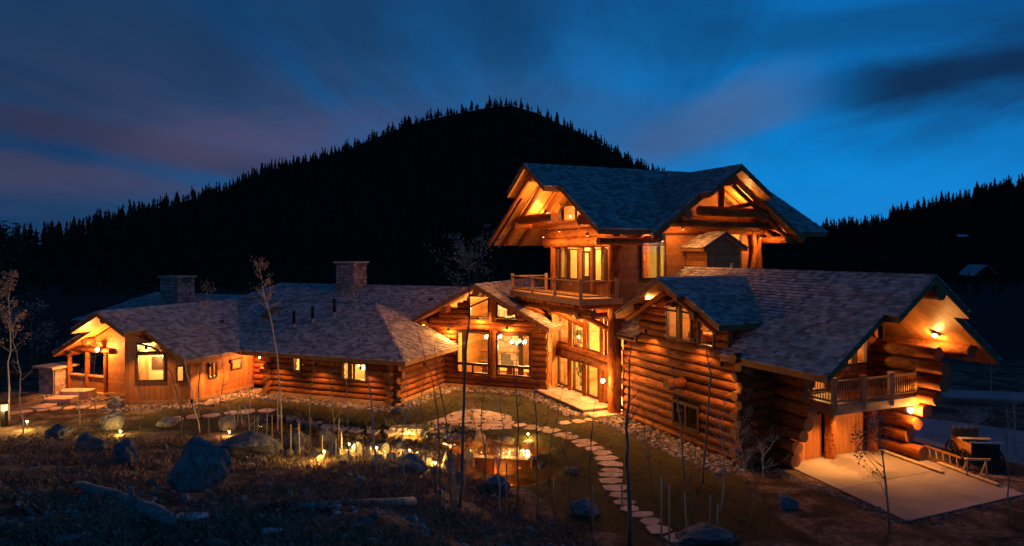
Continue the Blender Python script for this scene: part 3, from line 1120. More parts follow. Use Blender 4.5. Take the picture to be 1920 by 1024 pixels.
# ================================================================ tower
KT, ZT, AT = .60, 15.75, 41.0
roof(G, 1, AT, ZT, KT, -1, [(18.8, 0), (18.8, 2.9), (20.0, 2.9), (20.0, 7.5), (23.95, 7.5), (29.2, 1.15), (34.45, 7.5), (37.7, 7.5), (37.7, 0)], 'front slope of the tower roof', M['plank_b'], wid=(.24, .40))
_, PT = roof(G, 1, AT, ZT, KT, 1, [(18.8, 0), (18.8, 2.9), (20.0, 2.9), (20.0, 8.4), (37.7, 8.4), (37.7, 0)], 'far slope of the tower roof with a lit soffit', M['plank_b'], caps=False)
KC, ZC, BC = .72, 15.17, 29.2
roof(G, 0, BC, ZC, KC, -1, [(32.2, 0), (32.2, 2.4), (33.1, 2.4), (33.1, 5.78), (33.4, 5.78), (40.2, 0)], 'near slope of the tower cross gable', M['plank_a'], wid=(.24, .40))
_, PC = roof(G, 0, BC, ZC, KC, 1, [(32.2, 0), (32.2, 2.4), (33.1, 2.4), (33.1, 6.05), (33.4, 6.05), (40.2, 0)], 'far slope of the tower cross gable with a lit soffit', M['plank_a'], caps=False)
# rafters and purlins of the left gable
for bq in (19.4, 20.7, 22.0):
    log(PT(bq, .5, -.52), PT(bq, 8.1, -.52), .15, HOUSE, 'rafter')
for d, r in ((0, .27), (4.9, .28), (-4.9, .30), (-7.1, .22)):
    z = ZT - KT * abs(d) - .95
    log(G(AT + d, 20.2 if d else 19.2, z), G(AT + d, 23.2, z), r, HOUSE, 'purlin')
log(G(47.2, 20.7, 12.2), G(40.3, 20.7, 12.25), .33, HOUSE, 'tie_beam', 'big round tie beam across the left tower gable')
log(G(46.2, 21.8, 11.9), G(36.5, 22.2, 11.75), .24, HOUSE, 'tie_beam')
# left wall of the tower: columns, beams, glass
for (a, b_, z0, z1, r) in ((35.75, 22.45, 0, 10.4, .40), (44.4, 22.7, 0, 10.4, .25), (45.1, 22.9, 0, 6.8, .26), (45.7, 22.75, 0, 6.0, .24), (46.3, 23.2, 0, 5.4, .22)):
    postlog(G(a, b_, z0), z1, r)
log(G(45.6, 22.75, 10.55), G(35.0, 22.75, 10.55), .36, HOUSE, 'log_beam', 'thick log beam over the tower balcony windows')
log(G(45.2, 22.75, 11.2), G(36.2, 22.75, 11.2), .33, HOUSE, 'log_beam')
log(G(44.6, 22.75, 2.72), G(35.8, 22.75, 2.72), .34, HOUSE, 'log_beam', 'thick log beam between the two rows of great room windows')
log(G(44.4, 22.75, 3.18), G(35.8, 22.75, 3.18), .22, HOUSE, 'log_beam')
log(G(44.5, 22.7, 6.0), G(35.8, 22.7, 6.0), .36, HOUSE, 'log_beam')
log(G(44.8, 22.75, 6.62), G(35.6, 22.75, 6.62), .30, HOUSE, 'log_beam')
PANES = [(42.25, 43.95), (40.1, 41.5), (37.95, 39.6), (36.15, 37.4)]
for (a0, a1) in PANES:
    window(G, 0, 22.9, -1, rect(a0, a1, 3.42, 5.6), fw=.09, off=.06)
LOW = [(42.35, 43.75), (40.3, 41.5), (38.25, 39.6)]
for (a0, a1) in LOW:
    window(G, 0, 22.9, -1, rect(a0, a1, .45, 2.42), fw=.09, off=.06)
for a in (41.85, 39.85, 37.7):
    log(G(a, 22.72, 3.3), G(a, 22.72, 5.75), .14, HOUSE, 'log_column')
    log(G(a + (.05 if a > 38 else .1), 22.72, .3), G(a + .05, 22.72, 2.5), .15, HOUSE, 'log_column')
mb = MB(); mb.box(G, 36.5, 37.6, 23.3, 23.38, .35, 2.45); mb.box(G, 36.9, 37.2, 23.25, 23.30, 1.2, 2.1)
ed_ = mb.build('front_door', M['trim'], HOUSE, 'dark recessed entrance door beside the lit lantern')
mb = MB(); ball(mb, G(36.65, 23.22, 1.3), .05); mb.build('door_knob', M['zinc'], ed_)
sidewall(G, 1, 37.75, 22.9, 23.4, .3, 2.5, mt='timber')
sidewall(G, 0, 22.95, 36.1, 44.0, 5.66, 8.0, mt='timber', label='timber band behind the tower balcony')
# great room interior
room(G, 36.2, 44.0, 23.4, 30.5, .3, 6.0, ('q0',), 'two storey great room')
iw = sidewall(G, 0, 30.4, 36.3, 43.9, .3, 5.9, mt='chink', label='inner log wall of the great room')
for i in range(13):
    log(G(36.3, 30.25, .5 + i * .43), G(43.9, 30.25, .5 + i * .43), .22, iw)
mb = MB()
for i in range(13):
    mb.box(G, 42.8 - i * .38, 43.18 - i * .38, 28.3, 29.5, .4 + i * .24, .46 + i * .24)
mb.beam(G(43.2, 28.3, .5), G(38.2, 28.3, 3.7), .1, .3); mb.beam(G(43.2, 28.3, 1.4), G(38.2, 28.3, 4.6), .09, .12)
mb.build('staircase', M['deckboard'], HOUSE, 'open staircase seen through the great room windows')
mb = MB(); mb.box(G, 36.3, 40.0, 26.5, 30.2, 3.15, 3.4); mb.beam(G(36.3, 26.5, 4.3), G(40.0, 26.5, 4.3), .1, .1)
for i in range(8): mb.beam(G(36.4 + i * .5, 26.5, 3.4), G(36.4 + i * .5, 26.5, 4.26), .04, .04)
mb.build('gallery', M['deckboard'], HOUSE, 'inner gallery of the great room')
for p_ in ((38.0, 25.6, 2.6), (41.8, 26.2, 2.9), (41.0, 27.0, 5.4), (38.0, 24.7, 5.5)):
    light(G(*p_), 290, (1, .56, .18), .15, HOUSE)
# upper tower room behind the balcony
UW = [(42.45, 44.0), (40.95, 42.25), (37.45, 38.8), (36.0, 37.25)]
for (a0, a1) in UW:
    window(G, 0, 22.9, -1, rect(a0, a1, 8.05, 10.1), fw=.09, off=.06)
mb = MB(); mb.box(G, 39.15, 40.45, 22.80, 22.86, 7.2, 8.2); dd = mb.build('balcony_door', M['trim'], HOUSE, 'glazed door to the tower balcony')
window(G, 0, 22.9, -1, rect(39.35, 40.25, 8.25, 9.9), fw=.13, off=.06)
for a in (40.62, 38.97):
    mb = MB(); mb.beam(G(a, 22.8, 7.2), G(a, 22.8, 10.25), .26, .2, up=G.d1); mb.build('door_post', M['timber'], HOUSE)
sidewall(G, 0, 22.95, 40.8, 44.1, 7.2, 8.02, mt='siding'); sidewall(G, 0, 22.95, 36.0, 38.9, 7.2, 8.02, mt='siding')
room(G, 36.15, 44.0, 23.15, 30.0, 7.2, 10.6, ('q0', 'p0'), 'upper tower room', 'plaster')
postlog(G(38.3, 26.5, 7.25), 10.5, .2); postlog(G(42.0, 27.5, 7.25), 10.5, .2); postlog(G(37.0, 25.3, 7.25), 10.5, .13)
for p_ in ((42.6, 25.5, 9.9), (38.6, 25.0, 9.9), (37.2, 27.4, 9.9)):
    light(G(*p_), 70, (1, .56, .19), .15, HOUSE)
# gable glass over the beams
tt = lambda z: (AT - (15.2 - z) / KT, AT + (15.2 - z) / KT)
sidewall(G, 0, 23.0, 35.0, 47.0, 11.45, 15.0, [(38.3, 43.9, 11.95, 13.8)], tt, 'siding', label='left gable of the tower')
window(G, 0, 23.0, -1, [(38.4, 12.0), (43.8, 12.0), (43.8, 12.9), (42.2, 13.75), (38.4, 12.4)], vm=[41.4], fw=.1, off=.1, label='triangular window under the left tower gable')
room(G, 38.35, 43.8, 23.25, 26.0, 11.6, 13.2, ('q0',), 'lit space under the tower gable')
light(G(42.5, 24.6, 12.7), 70, (1, .56, .18), .12, HOUSE)
# front wall of the tower above the garage roof
hf = [(24.45, 26.35, 8.2, 11.7), (31.4, 32.5, 8.9, 11.6)]
sidewall(G, 1, 36.0, 22.95, 33.9, 5.0, 11.9, hf, None, 'siding', label='shingled front wall of the tower above the garage roof')
window(G, 1, 36.0, -1, rect(24.5, 26.3, 8.25, 11.65), hm=[10.35], vm=[], fw=.1, off=.1, label='tall tower window right of the corner column')
window(G, 1, 36.0, -1, rect(31.45, 32.45, 8.95, 11.55), hm=[10.3], fw=.09, off=.1)
room(G, 36.2, 39.0, 31.0, 33.5, 8.5, 11.7, ('p0',), None)
light(G(37.4, 32.2, 11.2), 60, (1, .58, .2), .12, HOUSE)
sidewall(G, 1, 36.0, 24.0, 34.5, 11.92, 14.6, (), lambda z: (BC - (14.7 - z) / KC, BC + (14.7 - z) / KC), 'siding', label='front gable field of the tower')
sidewall(G, 0, 33.9, 36.1, 44.0, 5.0, 11.5, mt='siding')
sidewall(G, 1, 44.1, 23.1, 33.9, 0.0, 11.4, mt='siding')
for (z, b0, b1) in ((11.35, 23.6, 35.0), (11.95, 24.6, 34.4)):
    log(G(35.7, b0, z), G(35.7, b1, z), .30, HOUSE, 'log_beam')
log(G(33.7, 27.2, 12.45), G(33.7, 32.4, 12.35), .30, HOUSE, 'tie_beam', 'round tie beam of the front tower gable')
log(G(34.2, 25.3, 11.7), G(34.2, 34.0, 11.6), .26, HOUSE, 'tie_beam')
for d, r in ((0, .32), (2.95, .32), (-2.95, .32), (5.0, .24), (-5.0, .22)):
    z = ZC - KC * abs(d) - .85
    log(G(32.8 if abs(d) < 1 else 33.5, BC + d, z), G(36.2, BC + d, z), r, HOUSE, 'purlin')
for aq in (33.7, 35.0):
    log(PC(aq, .5, -.5), PC(aq, 5.9, -.5), .14, HOUSE, 'rafter')
    log(G(aq, BC - .5, ZC - .95), G(aq, BC - 5.4, ZC - .95 - KC * 4.9), .14, HOUSE, 'rafter')
log(G(34.0, 29.2, 12.5), G(34.0, 29.2, 14.5), .2, HOUSE, 'king_post')
log(G(34.0, 29.5, 12.6), G(34.0, 31.6, 13.0), .15, HOUSE, 'brace')
for (b_, ln) in ((33.05, (.25, .1)), (33.75, (-.1, .0))):
    p = G(35.5, b_, 8.6)
    mid = p + V((ln[0], ln[1], 1.4))
    log(p, mid, .19, HOUSE, 'log_column'); log(mid - UP * .05, G(35.5, b_ + .1, 11.4), .17, HOUSE, 'log_column')
# small gabled box on the tower front
sidewall(G, 0, 28.05, 34.05, 36.0, 7.6, 10.25, mt='siding', label='lit left cheek of the small gabled box')
sidewall(G, 1, 34.0, 28.0, 30.6, 7.6, 11.05, (), lambda z: (29.3 - (11.1 - z) / .55, 29.3 + (11.1 - z) / .55), 'siding', label='dark front of the small gabled box')
sidewall(G, 0, 30.55, 34.05, 36.0, 7.6, 10.25, mt='siding')
for s in (-1, 1):
    roof(G, 0, 29.3, 11.15, .55, s, [(33.7, 0), (33.7, 1.75), (36.0, 1.75), (36.0, 0)], 'roof slope of the small gabled box', M['plank_a'], th=.2, caps=s < 0)
# vents on the garage ridge
for (a, b_, h) in ((32.4, 28.6, .75), (31.6, 28.9, .5), (31.0, 29.0, .45)):
    mb = MB(); z = ZG - KG * abs(b_ - BG)
    mb.tube([G(a, b_, z - .1), G(a, b_, z + h)], .07, 8); mb.tube([G(a, b_, z + h), G(a, b_, z + h + .08)], .11, 8)
    mb.build('vent_pipe', M['zinc'], HOUSE)
# tower balcony
mb = MB()
mb.box(G, 35.1, 45.3, 19.7, 22.6, 7.06, 7.14)
mb.box(G, 35.1, 45.3, 19.62, 19.70, 6.78, 7.15); mb.box(G, 35.02, 35.1, 19.62, 22.6, 6.78, 7.15); mb.box(G, 45.3, 45.38, 19.62, 22.6, 6.78, 7.15)
tb = mb.build('balcony', M['deckboard'], HOUSE, 'tower balcony on log brackets')
railing(G, [(45.2, 22.5), (45.2, 19.8), (35.2, 19.8), (35.2, 22.3)], 7.15, tb, 1.02, .20, [1, 3, 1], bal=BAL2)
for i in range(12):
    a = 35.5 + i * .86
    log(G(a, 19.9, 6.62), G(a, 22.8, 6.62), .13, HOUSE, 'joist')
log(G(45.2, 20.55, 6.25), G(35.0, 20.55, 6.25), .24, HOUSE, 'log_beam', 'log beam carrying the tower balcony')
for a in (36.4, 40.2, 44.2):
    log(G(a, 20.6, 6.05), G(a, 22.8, 4.95), .17, HOUSE, 'brace')
    log(G(a, 20.2, 6.0), G(a, 22.8, 6.0), .2, HOUSE, 'bracket')
# stone terrace by the great room
mb = MB(); mb.box(G, 36.4, 43.2, 20.65, 22.9, -.1, .24); mb.build('terrace', M['mortar'], HOUSE, 'low stone terrace in front of the great room windows')
for i in range(9):
    a = 36.4 + i * .755
    mb = MB(); mb.box(G, a + .012, a + .743, 20.6, 21.25 + random.uniform(-.02, .02), .245, .31); mb.build('coping_stone', M['flag'], HOUSE)
for i in range(8):
    for j in range(2):
        a = 36.42 + i * .84
        mb = MB(); mb.box(G, a + .012, a + .82, 21.28 + j * .8, 22.05 + j * .8, .245, .29 + random.uniform(0, .01)); mb.build('paving_slab', M['flag'], HOUSE)
mb = MB(); mb.box(G, 35.2, 36.38, 20.7, 23.3, -.1, .12); mb.build('door_step', M['flag'], HOUSE, 'stone step at the entrance door')

# ================================================================ dining wing (gable towards the garden)
KN, ZN, LN_ = .52, 7.6, 20.2
roof(L, 1, LN_, ZN, KN, -1, [(44.2, 0), (44.2, 5.6), (50.0, 5.6), (56, 0)], 'right slope of the dining wing roof', M['plank_m'])
roof(L, 1, LN_, ZN, KN, 1, [(44.2, 0), (44.2, 5.4), (56, 5.4), (56, 0)], 'left slope of the dining wing roof', M['plank_m'], caps=False)
tn = lambda z: (LN_ - (7.1 - z) / KN, LN_ + (7.1 - z) / KN)
hn = [(19.45, 22.1, 1.05, 4.1), (16.25, 18.9, 1.05, 4.1), (19.4, 21.1, 5.1, 6.65), (17.35, 19.0, 5.1, 6.35)]
logwall(L, 0, 45.4, 15.3, 24.9, .2, 7.0, .21, hn, (.2, 0), topf=tn, label='dining wing gable wall of logs')
for (l0, l1) in ((19.5, 22.05), (16.3, 18.85)):
    window(L, 0, 45.4, -1, rect(l0, l1, 1.78, 4.05), fw=.12, off=.2, label='large dining room window')
    window(L, 0, 45.4, -1, rect(l0, l1, 1.1, 1.72), vm=[(l0 + l1) / 2], fw=.12, off=.2)
window(L, 0, 45.4, -1, [(19.5, 5.2), (21.0, 5.2), (21.0, 5.9), (19.5, 6.55)], fw=.12, off=.2)
window(L, 0, 45.4, -1, [(17.4, 5.2), (18.9, 5.2), (18.9, 6.25), (17.4, 5.55)], fw=.12, off=.2)
for (z0, z1) in ((.9, 4.25), (4.9, 6.7)):
    log(L(19.17, 45.2, z0), L(19.17, 45.2, z1), .27, HOUSE, 'log_column')
for d, r in ((0, .30), (2.6, .24), (-2.6, .24), (4.6, .22), (-4.6, .22)):
    z = ZN - KN * abs(d) - .6
    log(L(LN_ + d, 44.45, z), L(LN_ + d, 45.6, z), r, HOUSE, 'purlin')
mb = MB(); mb.box(L, 15.4, 23.0, 45.08, 45.14, .0, .24); mb.build('skirting_board', M['deckboard'], HOUSE)
room(L, 14.9, 23.0, 45.7, 52.0, .2, 6.6, ('q0',), 'dining room')
for p_ in ((21.2, 47.6, 3.0), (17.6, 47.6, 3.0), (19.4, 48.5, 5.6)):
    light(L(*p_), 185, (1, .55, .17), .2, HOUSE)

# ================================================================ bedroom wing
KW, ZW = .5, 6.05
logwall(L, 0, 38.2, 23.2, 33.0, .2, 3.05, .205, [(30.25, 30.95, 1.65, 2.75), (25.05, 27.05, 1.45, 2.65)], (.75, .85), label='long log wall of the bedroom wing')
logwall(L, 1, 23.2, 38.2, 45.4, .2, 3.05, .205, (), (.75, 0), label='side log wall of the bedroom wing by the dining gable')
logwall(L, 1, 33.0, 38.2, 39.6, .2, 3.05, .205, (), (.6, 0))
logwall(L, 0, 39.6, 33.0, 35.9, .2, 3.05, .205, (), (0, 0), label='lit recess between the bedroom wing and the left wing')
window(L, 0, 38.2, -1, rect(30.3, 30.9, 1.7, 2.7), fw=.1, off=.2, label='small glowing window of the bedroom wing')
window(L, 0, 38.2, -1, rect(25.1, 27.0, 1.5, 2.6), vm=[26.05], fw=.1, off=.2, label='two light glowing window of the bedroom wing')
room(L, 23.6, 32.7, 38.5, 42.5, .3, 3.0, ('q0',), 'bedroom', 'plaster')
light(L(30.4, 39.8, 2.4), 110, (1, .68, .28), .15, HOUSE)
light(L(26.2, 39.8, 2.3), 110, (1, .62, .22), .15, HOUSE)
mb = MB(); mb.box(L, 23.1, 33.4, 37.92, 37.98, -.02, .26); mb.box(L, 22.92, 22.98, 38.0, 45.0, -.02, .26)
mb.build('skirting_board', M['deckboard'], HOUSE)
roof(L, 0, 43.4, ZW, KW, -1, [(27.85, 0), (21.85, 6.0), (35.0, 6.0), (41.0, 0)], 'long near slope of the bedroom wing roof', M['plank_l'], wid=(.24, .42))
roof(L, 1, 27.85, ZW, KW, -1, [(37.4, 6.0), (43.4, 0), (45.0, 1.6), (45.0, 6.0)], 'hip end of the bedroom wing roof lit by the dining gable', M['plank_m'], caps=False)
roof(L, 0, 43.4, ZW, KW, 1, [(27.85, 0), (26.2, 1.65), (26.2, 2.4), (41, 2.4), (41, 0)], 'far slope of the bedroom wing roof', M['plank_l'], caps=False)
roof(L, 0, 49.0, 7.1, .487, -1, [(22.0, 0), (23.7, 2.6), (25.0, 4.0), (25.2, 4.8), (46, 4.8), (41.3, 0)], 'taller roof behind the bedroom wing', M['plank_l'])
roof(L, 0, 49.0, 7.1, .487, 1, [(20.5, 0), (20.5, 5), (46, 5), (41.3, 0)], 'far slope of the taller roof', M['plank_l'], caps=False)
roof(L, 0, 50.0, 5.85, .487, -1, [(41, 0), (41, 5), (62.5, 5), (57.5, 0)], 'low roof at the far left behind the chimney', M['plank_l'])
roof(L, 0, 50.0, 5.85, .487, 1, [(41, 0), (41, 5), (62.5, 5), (57.5, 0)], 'far slope of the low roof', M['plank_l'], caps=False)
sidewall(L, 0, 54.2, 15.2, 60.0, 0, 4.2, mt='siding'); sidewall(L, 1, 60.0, 46.0, 54.0, 0, 3.6, mt='siding')
sidewall(L, 0, 46.0, 47.2, 60.0, 0, 3.6, mt='siding')
for (l_, m_, k_) in ((32.6, 40.1, .9), (31.5, 40.8, .9), (30.2, 41.6, 1.0)):
    z = ZW - KW * (43.4 - m_)
    mb = MB(); mb.tube([L(l_, m_, z - .1), L(l_, m_, z + .35)], .13, 10); mb.tube([L(l_, m_, z + .33), L(l_, m_, z + .36)], .2, 10)
    vp = mb.build('vent_pipe', M['zinc'], HOUSE, 'black vent pipe with a bright collar on the bedroom roof')
    mb = MB(); mb.tube([L(l_, m_, z + .35), L(l_, m_, z + .35 + k_)], .12, 10); mb.build('flue', M['iron'], vp)
z = ZW - KW * (43.4 - 41.3)
mb = MB()
for s in (-1, 1):
    e = (L.d2 + UP * KW).normalized()
    mb.hexa(L(35.6, 41.1, ZW - KW * 2.3 + .03), L.d1 * .9, e * 1.25, UP * .22)
    break
mb.build('roof_vent', M['timber'], HOUSE, 'boxed vent lying on the bedroom roof')
for (l_, m_) in ((38.2, 38.9), (25.0, 46.9)):
    zz2 = ZW - KW * (41 - l_) if l_ > 35 else 7.1 - .487 * (49 - m_)
    mb = MB(); mb.hexa(L(l_, m_, zz2 - .05), L.d1 * .35, L.d2 * .3, UP * .26); mb.build('roof_vent', M['iron'], HOUSE)


# ================================================================ stone chimneys, every visible stone its own piece
def chimney(l0, l1, m0, m1, z0, z1, label):
    mb = MB(); mb.box(L, l0 + .08, l1 - .08, m0 + .08, m1 - .08, z0, z1)
    ch = mb.build('chimney', M['mortar'], HOUSE, label)
    rr = random.Random(l0)
    for face in range(2):
        z = z0
        while z < z1 - .05:
            h = rr.uniform(.22, .36)
            if z + h > z1 - .1: h = z1 - z
            x = 0
            ln = (l1 - l0) if face == 0 else (m1 - m0)
            while x < ln:
                w_ = rr.uniform(.28, .62)
                if x + w_ > ln - .2: w_ = ln - x
                if z1 - z < .75 and .3 * ln < x + w_ / 2 < .75 * ln and face == 1:
                    x += w_; continue
                p = rr.uniform(.0, .07)
                g_ = .018
                mb = MB()
                if face == 0:
                    o = L(l0 + x + g_, m0 - p, z + g_); e1, e2 = L.d1 * (w_ - 2 * g_), L.d2 * (.2 + p)
                else:
                    o = L(l0 - p, m0 + x + g_, z + g_); e1, e2 = L.d2 * (w_ - 2 * g_), L.d1 * (.2 + p)
                e3 = UP * (h - 2 * g_)
                c = o + (e1 + e2 + e3) / 2
                vs = [o, o + e1, o + e1 + e2, o + e2]; vs += [v + e3 for v in vs]
                vs = [c + (v - c) * rr.uniform(.90, 1.03) for v in vs]
                mb.add(vs, [(0, 3, 2, 1), (4, 5, 6, 7), (0, 1, 5, 4), (1, 2, 6, 5), (2, 3, 7, 6), (3, 0, 4, 7)])
                mb.build('stone', M['stone'], ch)
                x += w_
            z += h
    mb = MB(); mb.box(L, l0 - .16, l1 + .16, m0 - .16, m1 + .16, z1 + .003, z1 + .14); mb.build('chimney_cap', M['flag'], ch)
    return ch


chimney(32.6, 34.4, 47.6, 49.4, 5.4, 8.95, 'stone chimney with a pale cap on the taller roof')
chimney(50.4, 52.5, 46.2, 48.1, 3.6, 7.55, 'stone chimney with a pale cap on the far left roof')

# ================================================================ left wing with glazed bay and porch
roof(L, 1, 41.0, ZW, KW, -1, [(31.2, 0), (31.2, 2.4), (32.7, 2.4), (32.7, 6.0), (37.4, 6.0), (43.4, 0)], 'near slope of the left wing roof with a stepped gable edge', M['plank_m'], wid=(.24, .42))
roof(L, 1, 41.0, ZW, KW, 1, [(31.2, 0), (31.2, 2.4), (32.7, 2.4), (32.7, 6.3), (46, 6.3), (46, 0)], 'far slope of the left wing roof', M['plank_m'], caps=False)
sidewall(L, 1, 35.8, 33.75, 39.5, .3, 3.1, [(35.2, 36.0, 1.4, 2.5), (37.3, 38.3, 1.6, 2.4)], None, 'boards', label='board wall of the left wing glowing orange')
window(L, 1, 35.8, -1, rect(35.25, 35.95, 1.45, 2.45), vm=[35.6], fw=.09, off=.08, label='small lit window in the orange board wall')
window(L, 1, 35.8, -1, rect(37.35, 38.25, 1.65, 2.35), fw=.09, off=.08, label='small dark window in the orange board wall')
P1, P2 = L(35.8, 33.8, 0), L(39.3, 31.9, 0)
dv = P2 - P1
BY = Fr(math.degrees(math.atan2(dv.x, dv.y)))
s1_, f_ = P1.dot(BY.d1), P1.dot(BY.d2)
LB = dv.length
hb = [(s1_ + 1.5, s1_ + 3.25, 1.55, 3.35), (s1_ + 1.75, s1_ + 3.25, 3.4, 4.0), (s1_ + .3, s1_ + .85, 1.45, 2.55)]
sidewall(BY, 0, f_, s1_, s1_ + LB, .0, 4.6, hb, lambda z: (s1_ + max(0, (z - 3.0) / .44), s1_ + LB), 'boards', label='angled bay wall of the left wing')
window(BY, 0, f_, -1, rect(s1_ + 1.55, s1_ + 3.2, 1.6, 3.3), fw=.11, off=.08, label='large bright window of the angled bay')
window(BY, 0, f_, -1, [(s1_ + 1.85, 3.45), (s1_ + 3.2, 3.45), (s1_ + 3.2, 4.0), (s1_ + 2.4, 3.8)], fw=.09, off=.08)
window(BY, 0, f_, -1, rect(s1_ + .35, s1_ + .8, 1.5, 2.5), fw=.08, off=.08)
room(BY, s1_ + .28, s1_ + LB, f_ + .2, f_ + 1.6, .3, 3.35, ('q0',), 'bright room of the angled bay', 'plaster')
light(BY(s1_ + 2.3, f_ + .9, 2.9), 60, (1, .72, .32), .2, HOUSE)
room(BY, s1_ + 1.75, s1_ + LB, f_ + .15, f_ + .7, 3.37, 4.05, ('q0',), None, 'plaster')
light(BY(s1_ + 2.9, f_ + .4, 3.7), 14, (1, .66, .26), .05, HOUSE)
room(L, 36.0, 38.6, 35.15, 39.2, .3, 3.0, ('p0',), None)
light(L(37.2, 36.6, 2.5), 200, (1, .7, .3), .12, HOUSE)
sidewall(L, 1, 39.3, 31.95, 33.6, 0, 4.7, mt='boards')
tl = lambda z: (41 - (5.55 - z) / KW, 41 + (5.55 - z) / KW)
sidewall(L, 0, 33.6, 39.4, 43.0, .2, 3.3, (), None, 'siding', label='plain wall right of the porch')
sidewall(L, 0, 33.6, 36.2, 46.4, 3.3, 5.4, (), tl, 'siding', label='lit gable field over the porch')
sidewall(L, 0, 33.6, 43.05, 46.7, .2, 1.25, (), None, 'siding', label='low porch wall')
mb = MB(); mb.box(L, 43.05, 46.7, 33.4, 33.8, 1.255, 1.33); mb.build('wall_cap', M['deckboard'], HOUSE)
sidewall(L, 0, 37.5, 43.0, 47.0, .2, 3.0, (), None, 'siding', label='dark back wall of the porch')
window(L, 0, 37.5, -1, rect(43.6, 45.6, 1.2, 2.6), vm=[44.6], fw=.1)
mb = MB(); mb.box(L, 42.9, 47.3, 33.3, 37.5, .0, .22); mb.build('porch_floor', M['deckboard'], HOUSE)
for l_ in (43.1, 44.9, 46.7):
    postlog(L(l_, 33.5, .2), 3.2, .15)
log(L(42.5, 33.4, 3.15), L(47.0, 33.4, 3.15), .18, HOUSE, 'log_beam')
for d, r in ((0, .24), (3.4, .24), (-3.4, .22), (5.2, .2)):
    z = ZW - KW * abs(d) - .6
    log(L(41 + d, 31.6 if abs(d) < 2 else 32.9, z), L(41 + d, 34.2, z), r, HOUSE, 'purlin')
mb = MB(); mb.box(L, 35.52, 35.6, 33.9, 39.3, .12, .34); mb.box(BY, s1_, s1_ + LB, f_ - .2, f_ - .1, -.05, .3); mb.box(L, 39.5, 43.0, 33.4, 33.48, .1, .3)
mb.build('skirting_board', M['deckboard'], HOUSE)
# stone pier at the porch corner
mb = MB(); mb.box(L, 47.05, 48.55, 32.65, 33.95, -.2, 1.75)
pier = mb.build('stone_pier', M['mortar'], HOUSE, 'rough stone pier with a flat cap at the porch corner')
rr = random.Random(5)
for face in range(2):
    for i in range(5):
        x = 0
        ln = 1.5 if face == 0 else 1.3
        while x < ln:
            w_ = rr.uniform(.3, .55)
            if x + w_ > ln - .15: w_ = ln - x
            mb = MB(); p = rr.uniform(.03, .09)
            if face == 0: mb.box(L, 47.05 + x + .015, 47.05 + x + w_ - .015, 32.65 - p, 32.8, -.2 + i * .39 + .015, .19 + i * .39 - .01)
            else: mb.box(L, 47.05 - p, 47.2, 32.65 + x + .015, 32.65 + x + w_ - .015, -.2 + i * .39 + .015, .19 + i * .39 - .01)
            mb.build('stone', M['stone'], pier); x += w_
mb = MB(); mb.box(L, 46.75, 48.85, 32.3, 34.3, 1.755, 1.90); mb.build('pier_cap', M['flag'], pier)

# ================================================================ lamps fixed to the house
OW = (1, .41, .09)
wall_lamp(G(36.0, 22.0, 2.05), -G.d2, 130, 'lit lantern on the entrance column', OW)
wall_lamp(G(22.35, 30.35, 2.42), -G.d1, 85, 'lit lantern under the garage balcony', OW)
downlight(G(21.6, 31.35, 6.08), 150, (-.45, -.1, -1), OW, 'star bright lamp under the garage gable soffit', .13)
wall_lamp(L(43.3, 33.2, 3.25), -L.d2, 190, 'bright lantern at the porch of the left wing', OW)
downlight(L(45.9, 32.95, 3.0), 40, (0, 0, -1), OW)
downlight(L(24.6, 44.75, 4.55), 70, (0, -.2, -1), OW, 'small bright light at the left eave of the dining gable')
# gable up and down lights, and eave lights added to brighten the walls
for p_, wt in ((L(22.6, 44.9, 4.3), 60), (L(18.0, 44.9, 4.6), 60), (L(20.2, 44.75, 5.2), 60)):
    downlight(p_, wt, (0, -.1, -1), OW, omni=True)
for p_, wt in ((G(41.8, 20.75, 12.62), 110), (G(44.6, 21.6, 12.35), 60), (G(37.4, 21.6, 12.2), 80)):
    downlight(p_, wt, (0, 0, 1), OW, omni=True)
for p_, wt in ((G(37.2, 21.4, 11.1), 90), (G(40.0, 20.9, 11.4), 90), (G(43.0, 21.2, 11.1), 80)):
    downlight(p_, wt, (0, 0, -1), OW, omni=True)
for p_, wt in ((G(42.5, 21.8, 6.4), 70), (G(39.0, 21.6, 6.4), 70), (G(36.4, 21.4, 6.4), 80)):
    downlight(p_, wt, (0, 0, -1), OW, omni=True)
for p_, wt in ((G(34.3, 30.6, 12.72), 55), (G(34.6, 33.0, 11.0), 60), (G(34.6, 24.3, 11.2), 45), (G(34.6, 26.7, 11.5), 45)):
    downlight(p_, wt, (0, 0, 1 if p_.z > 12 else -1), OW, omni=True)
for l_ in (25.0, 28.5, 32.0):  # invented eave fixtures, added to light the bedroom wall
    downlight(L(l_, 37.2, 2.55), 34, (0, 0, -1), OW)
for m_ in (40.0, 43.0):  # same added lights for the bedroom side wall
    downlight(L(21.9, m_, 2.55), 38, (0, 0, -1), OW)
downlight(L(34.2, 38.4, 2.55), 110, (0, 0, -1), (1, .34, .08), 'light over the recess of the bedroom wing')
for m_ in (34.6, 36.4):
    downlight(L(34.95, m_, 2.5), 55, (0, 0, -1), (1, .38, .09))
downlight(BY(s1_ + 2.4, f_ - .8, 3.9), 70, (0, 0, -1), OW)
for a, z, wt in ((33.9, 4.7, 50), (31.8, 5.6, 40), (27.6, 5.6, 32), (25.6, 4.7, 24)):  # extra eave lights added to wash the long log wall
    downlight(G(a, 22.0, z), wt, (0, 0, -1), OW)
downlight(G(31.6, 22.1, 7.0), 45, (0, 0, 1), OW)
downlight(G(23.0, 27.5, 2.62), 60, (0, 0, -1), OW)
downlight(G(23.2, 25.6, 2.62), 40, (0, 0, -1), OW)

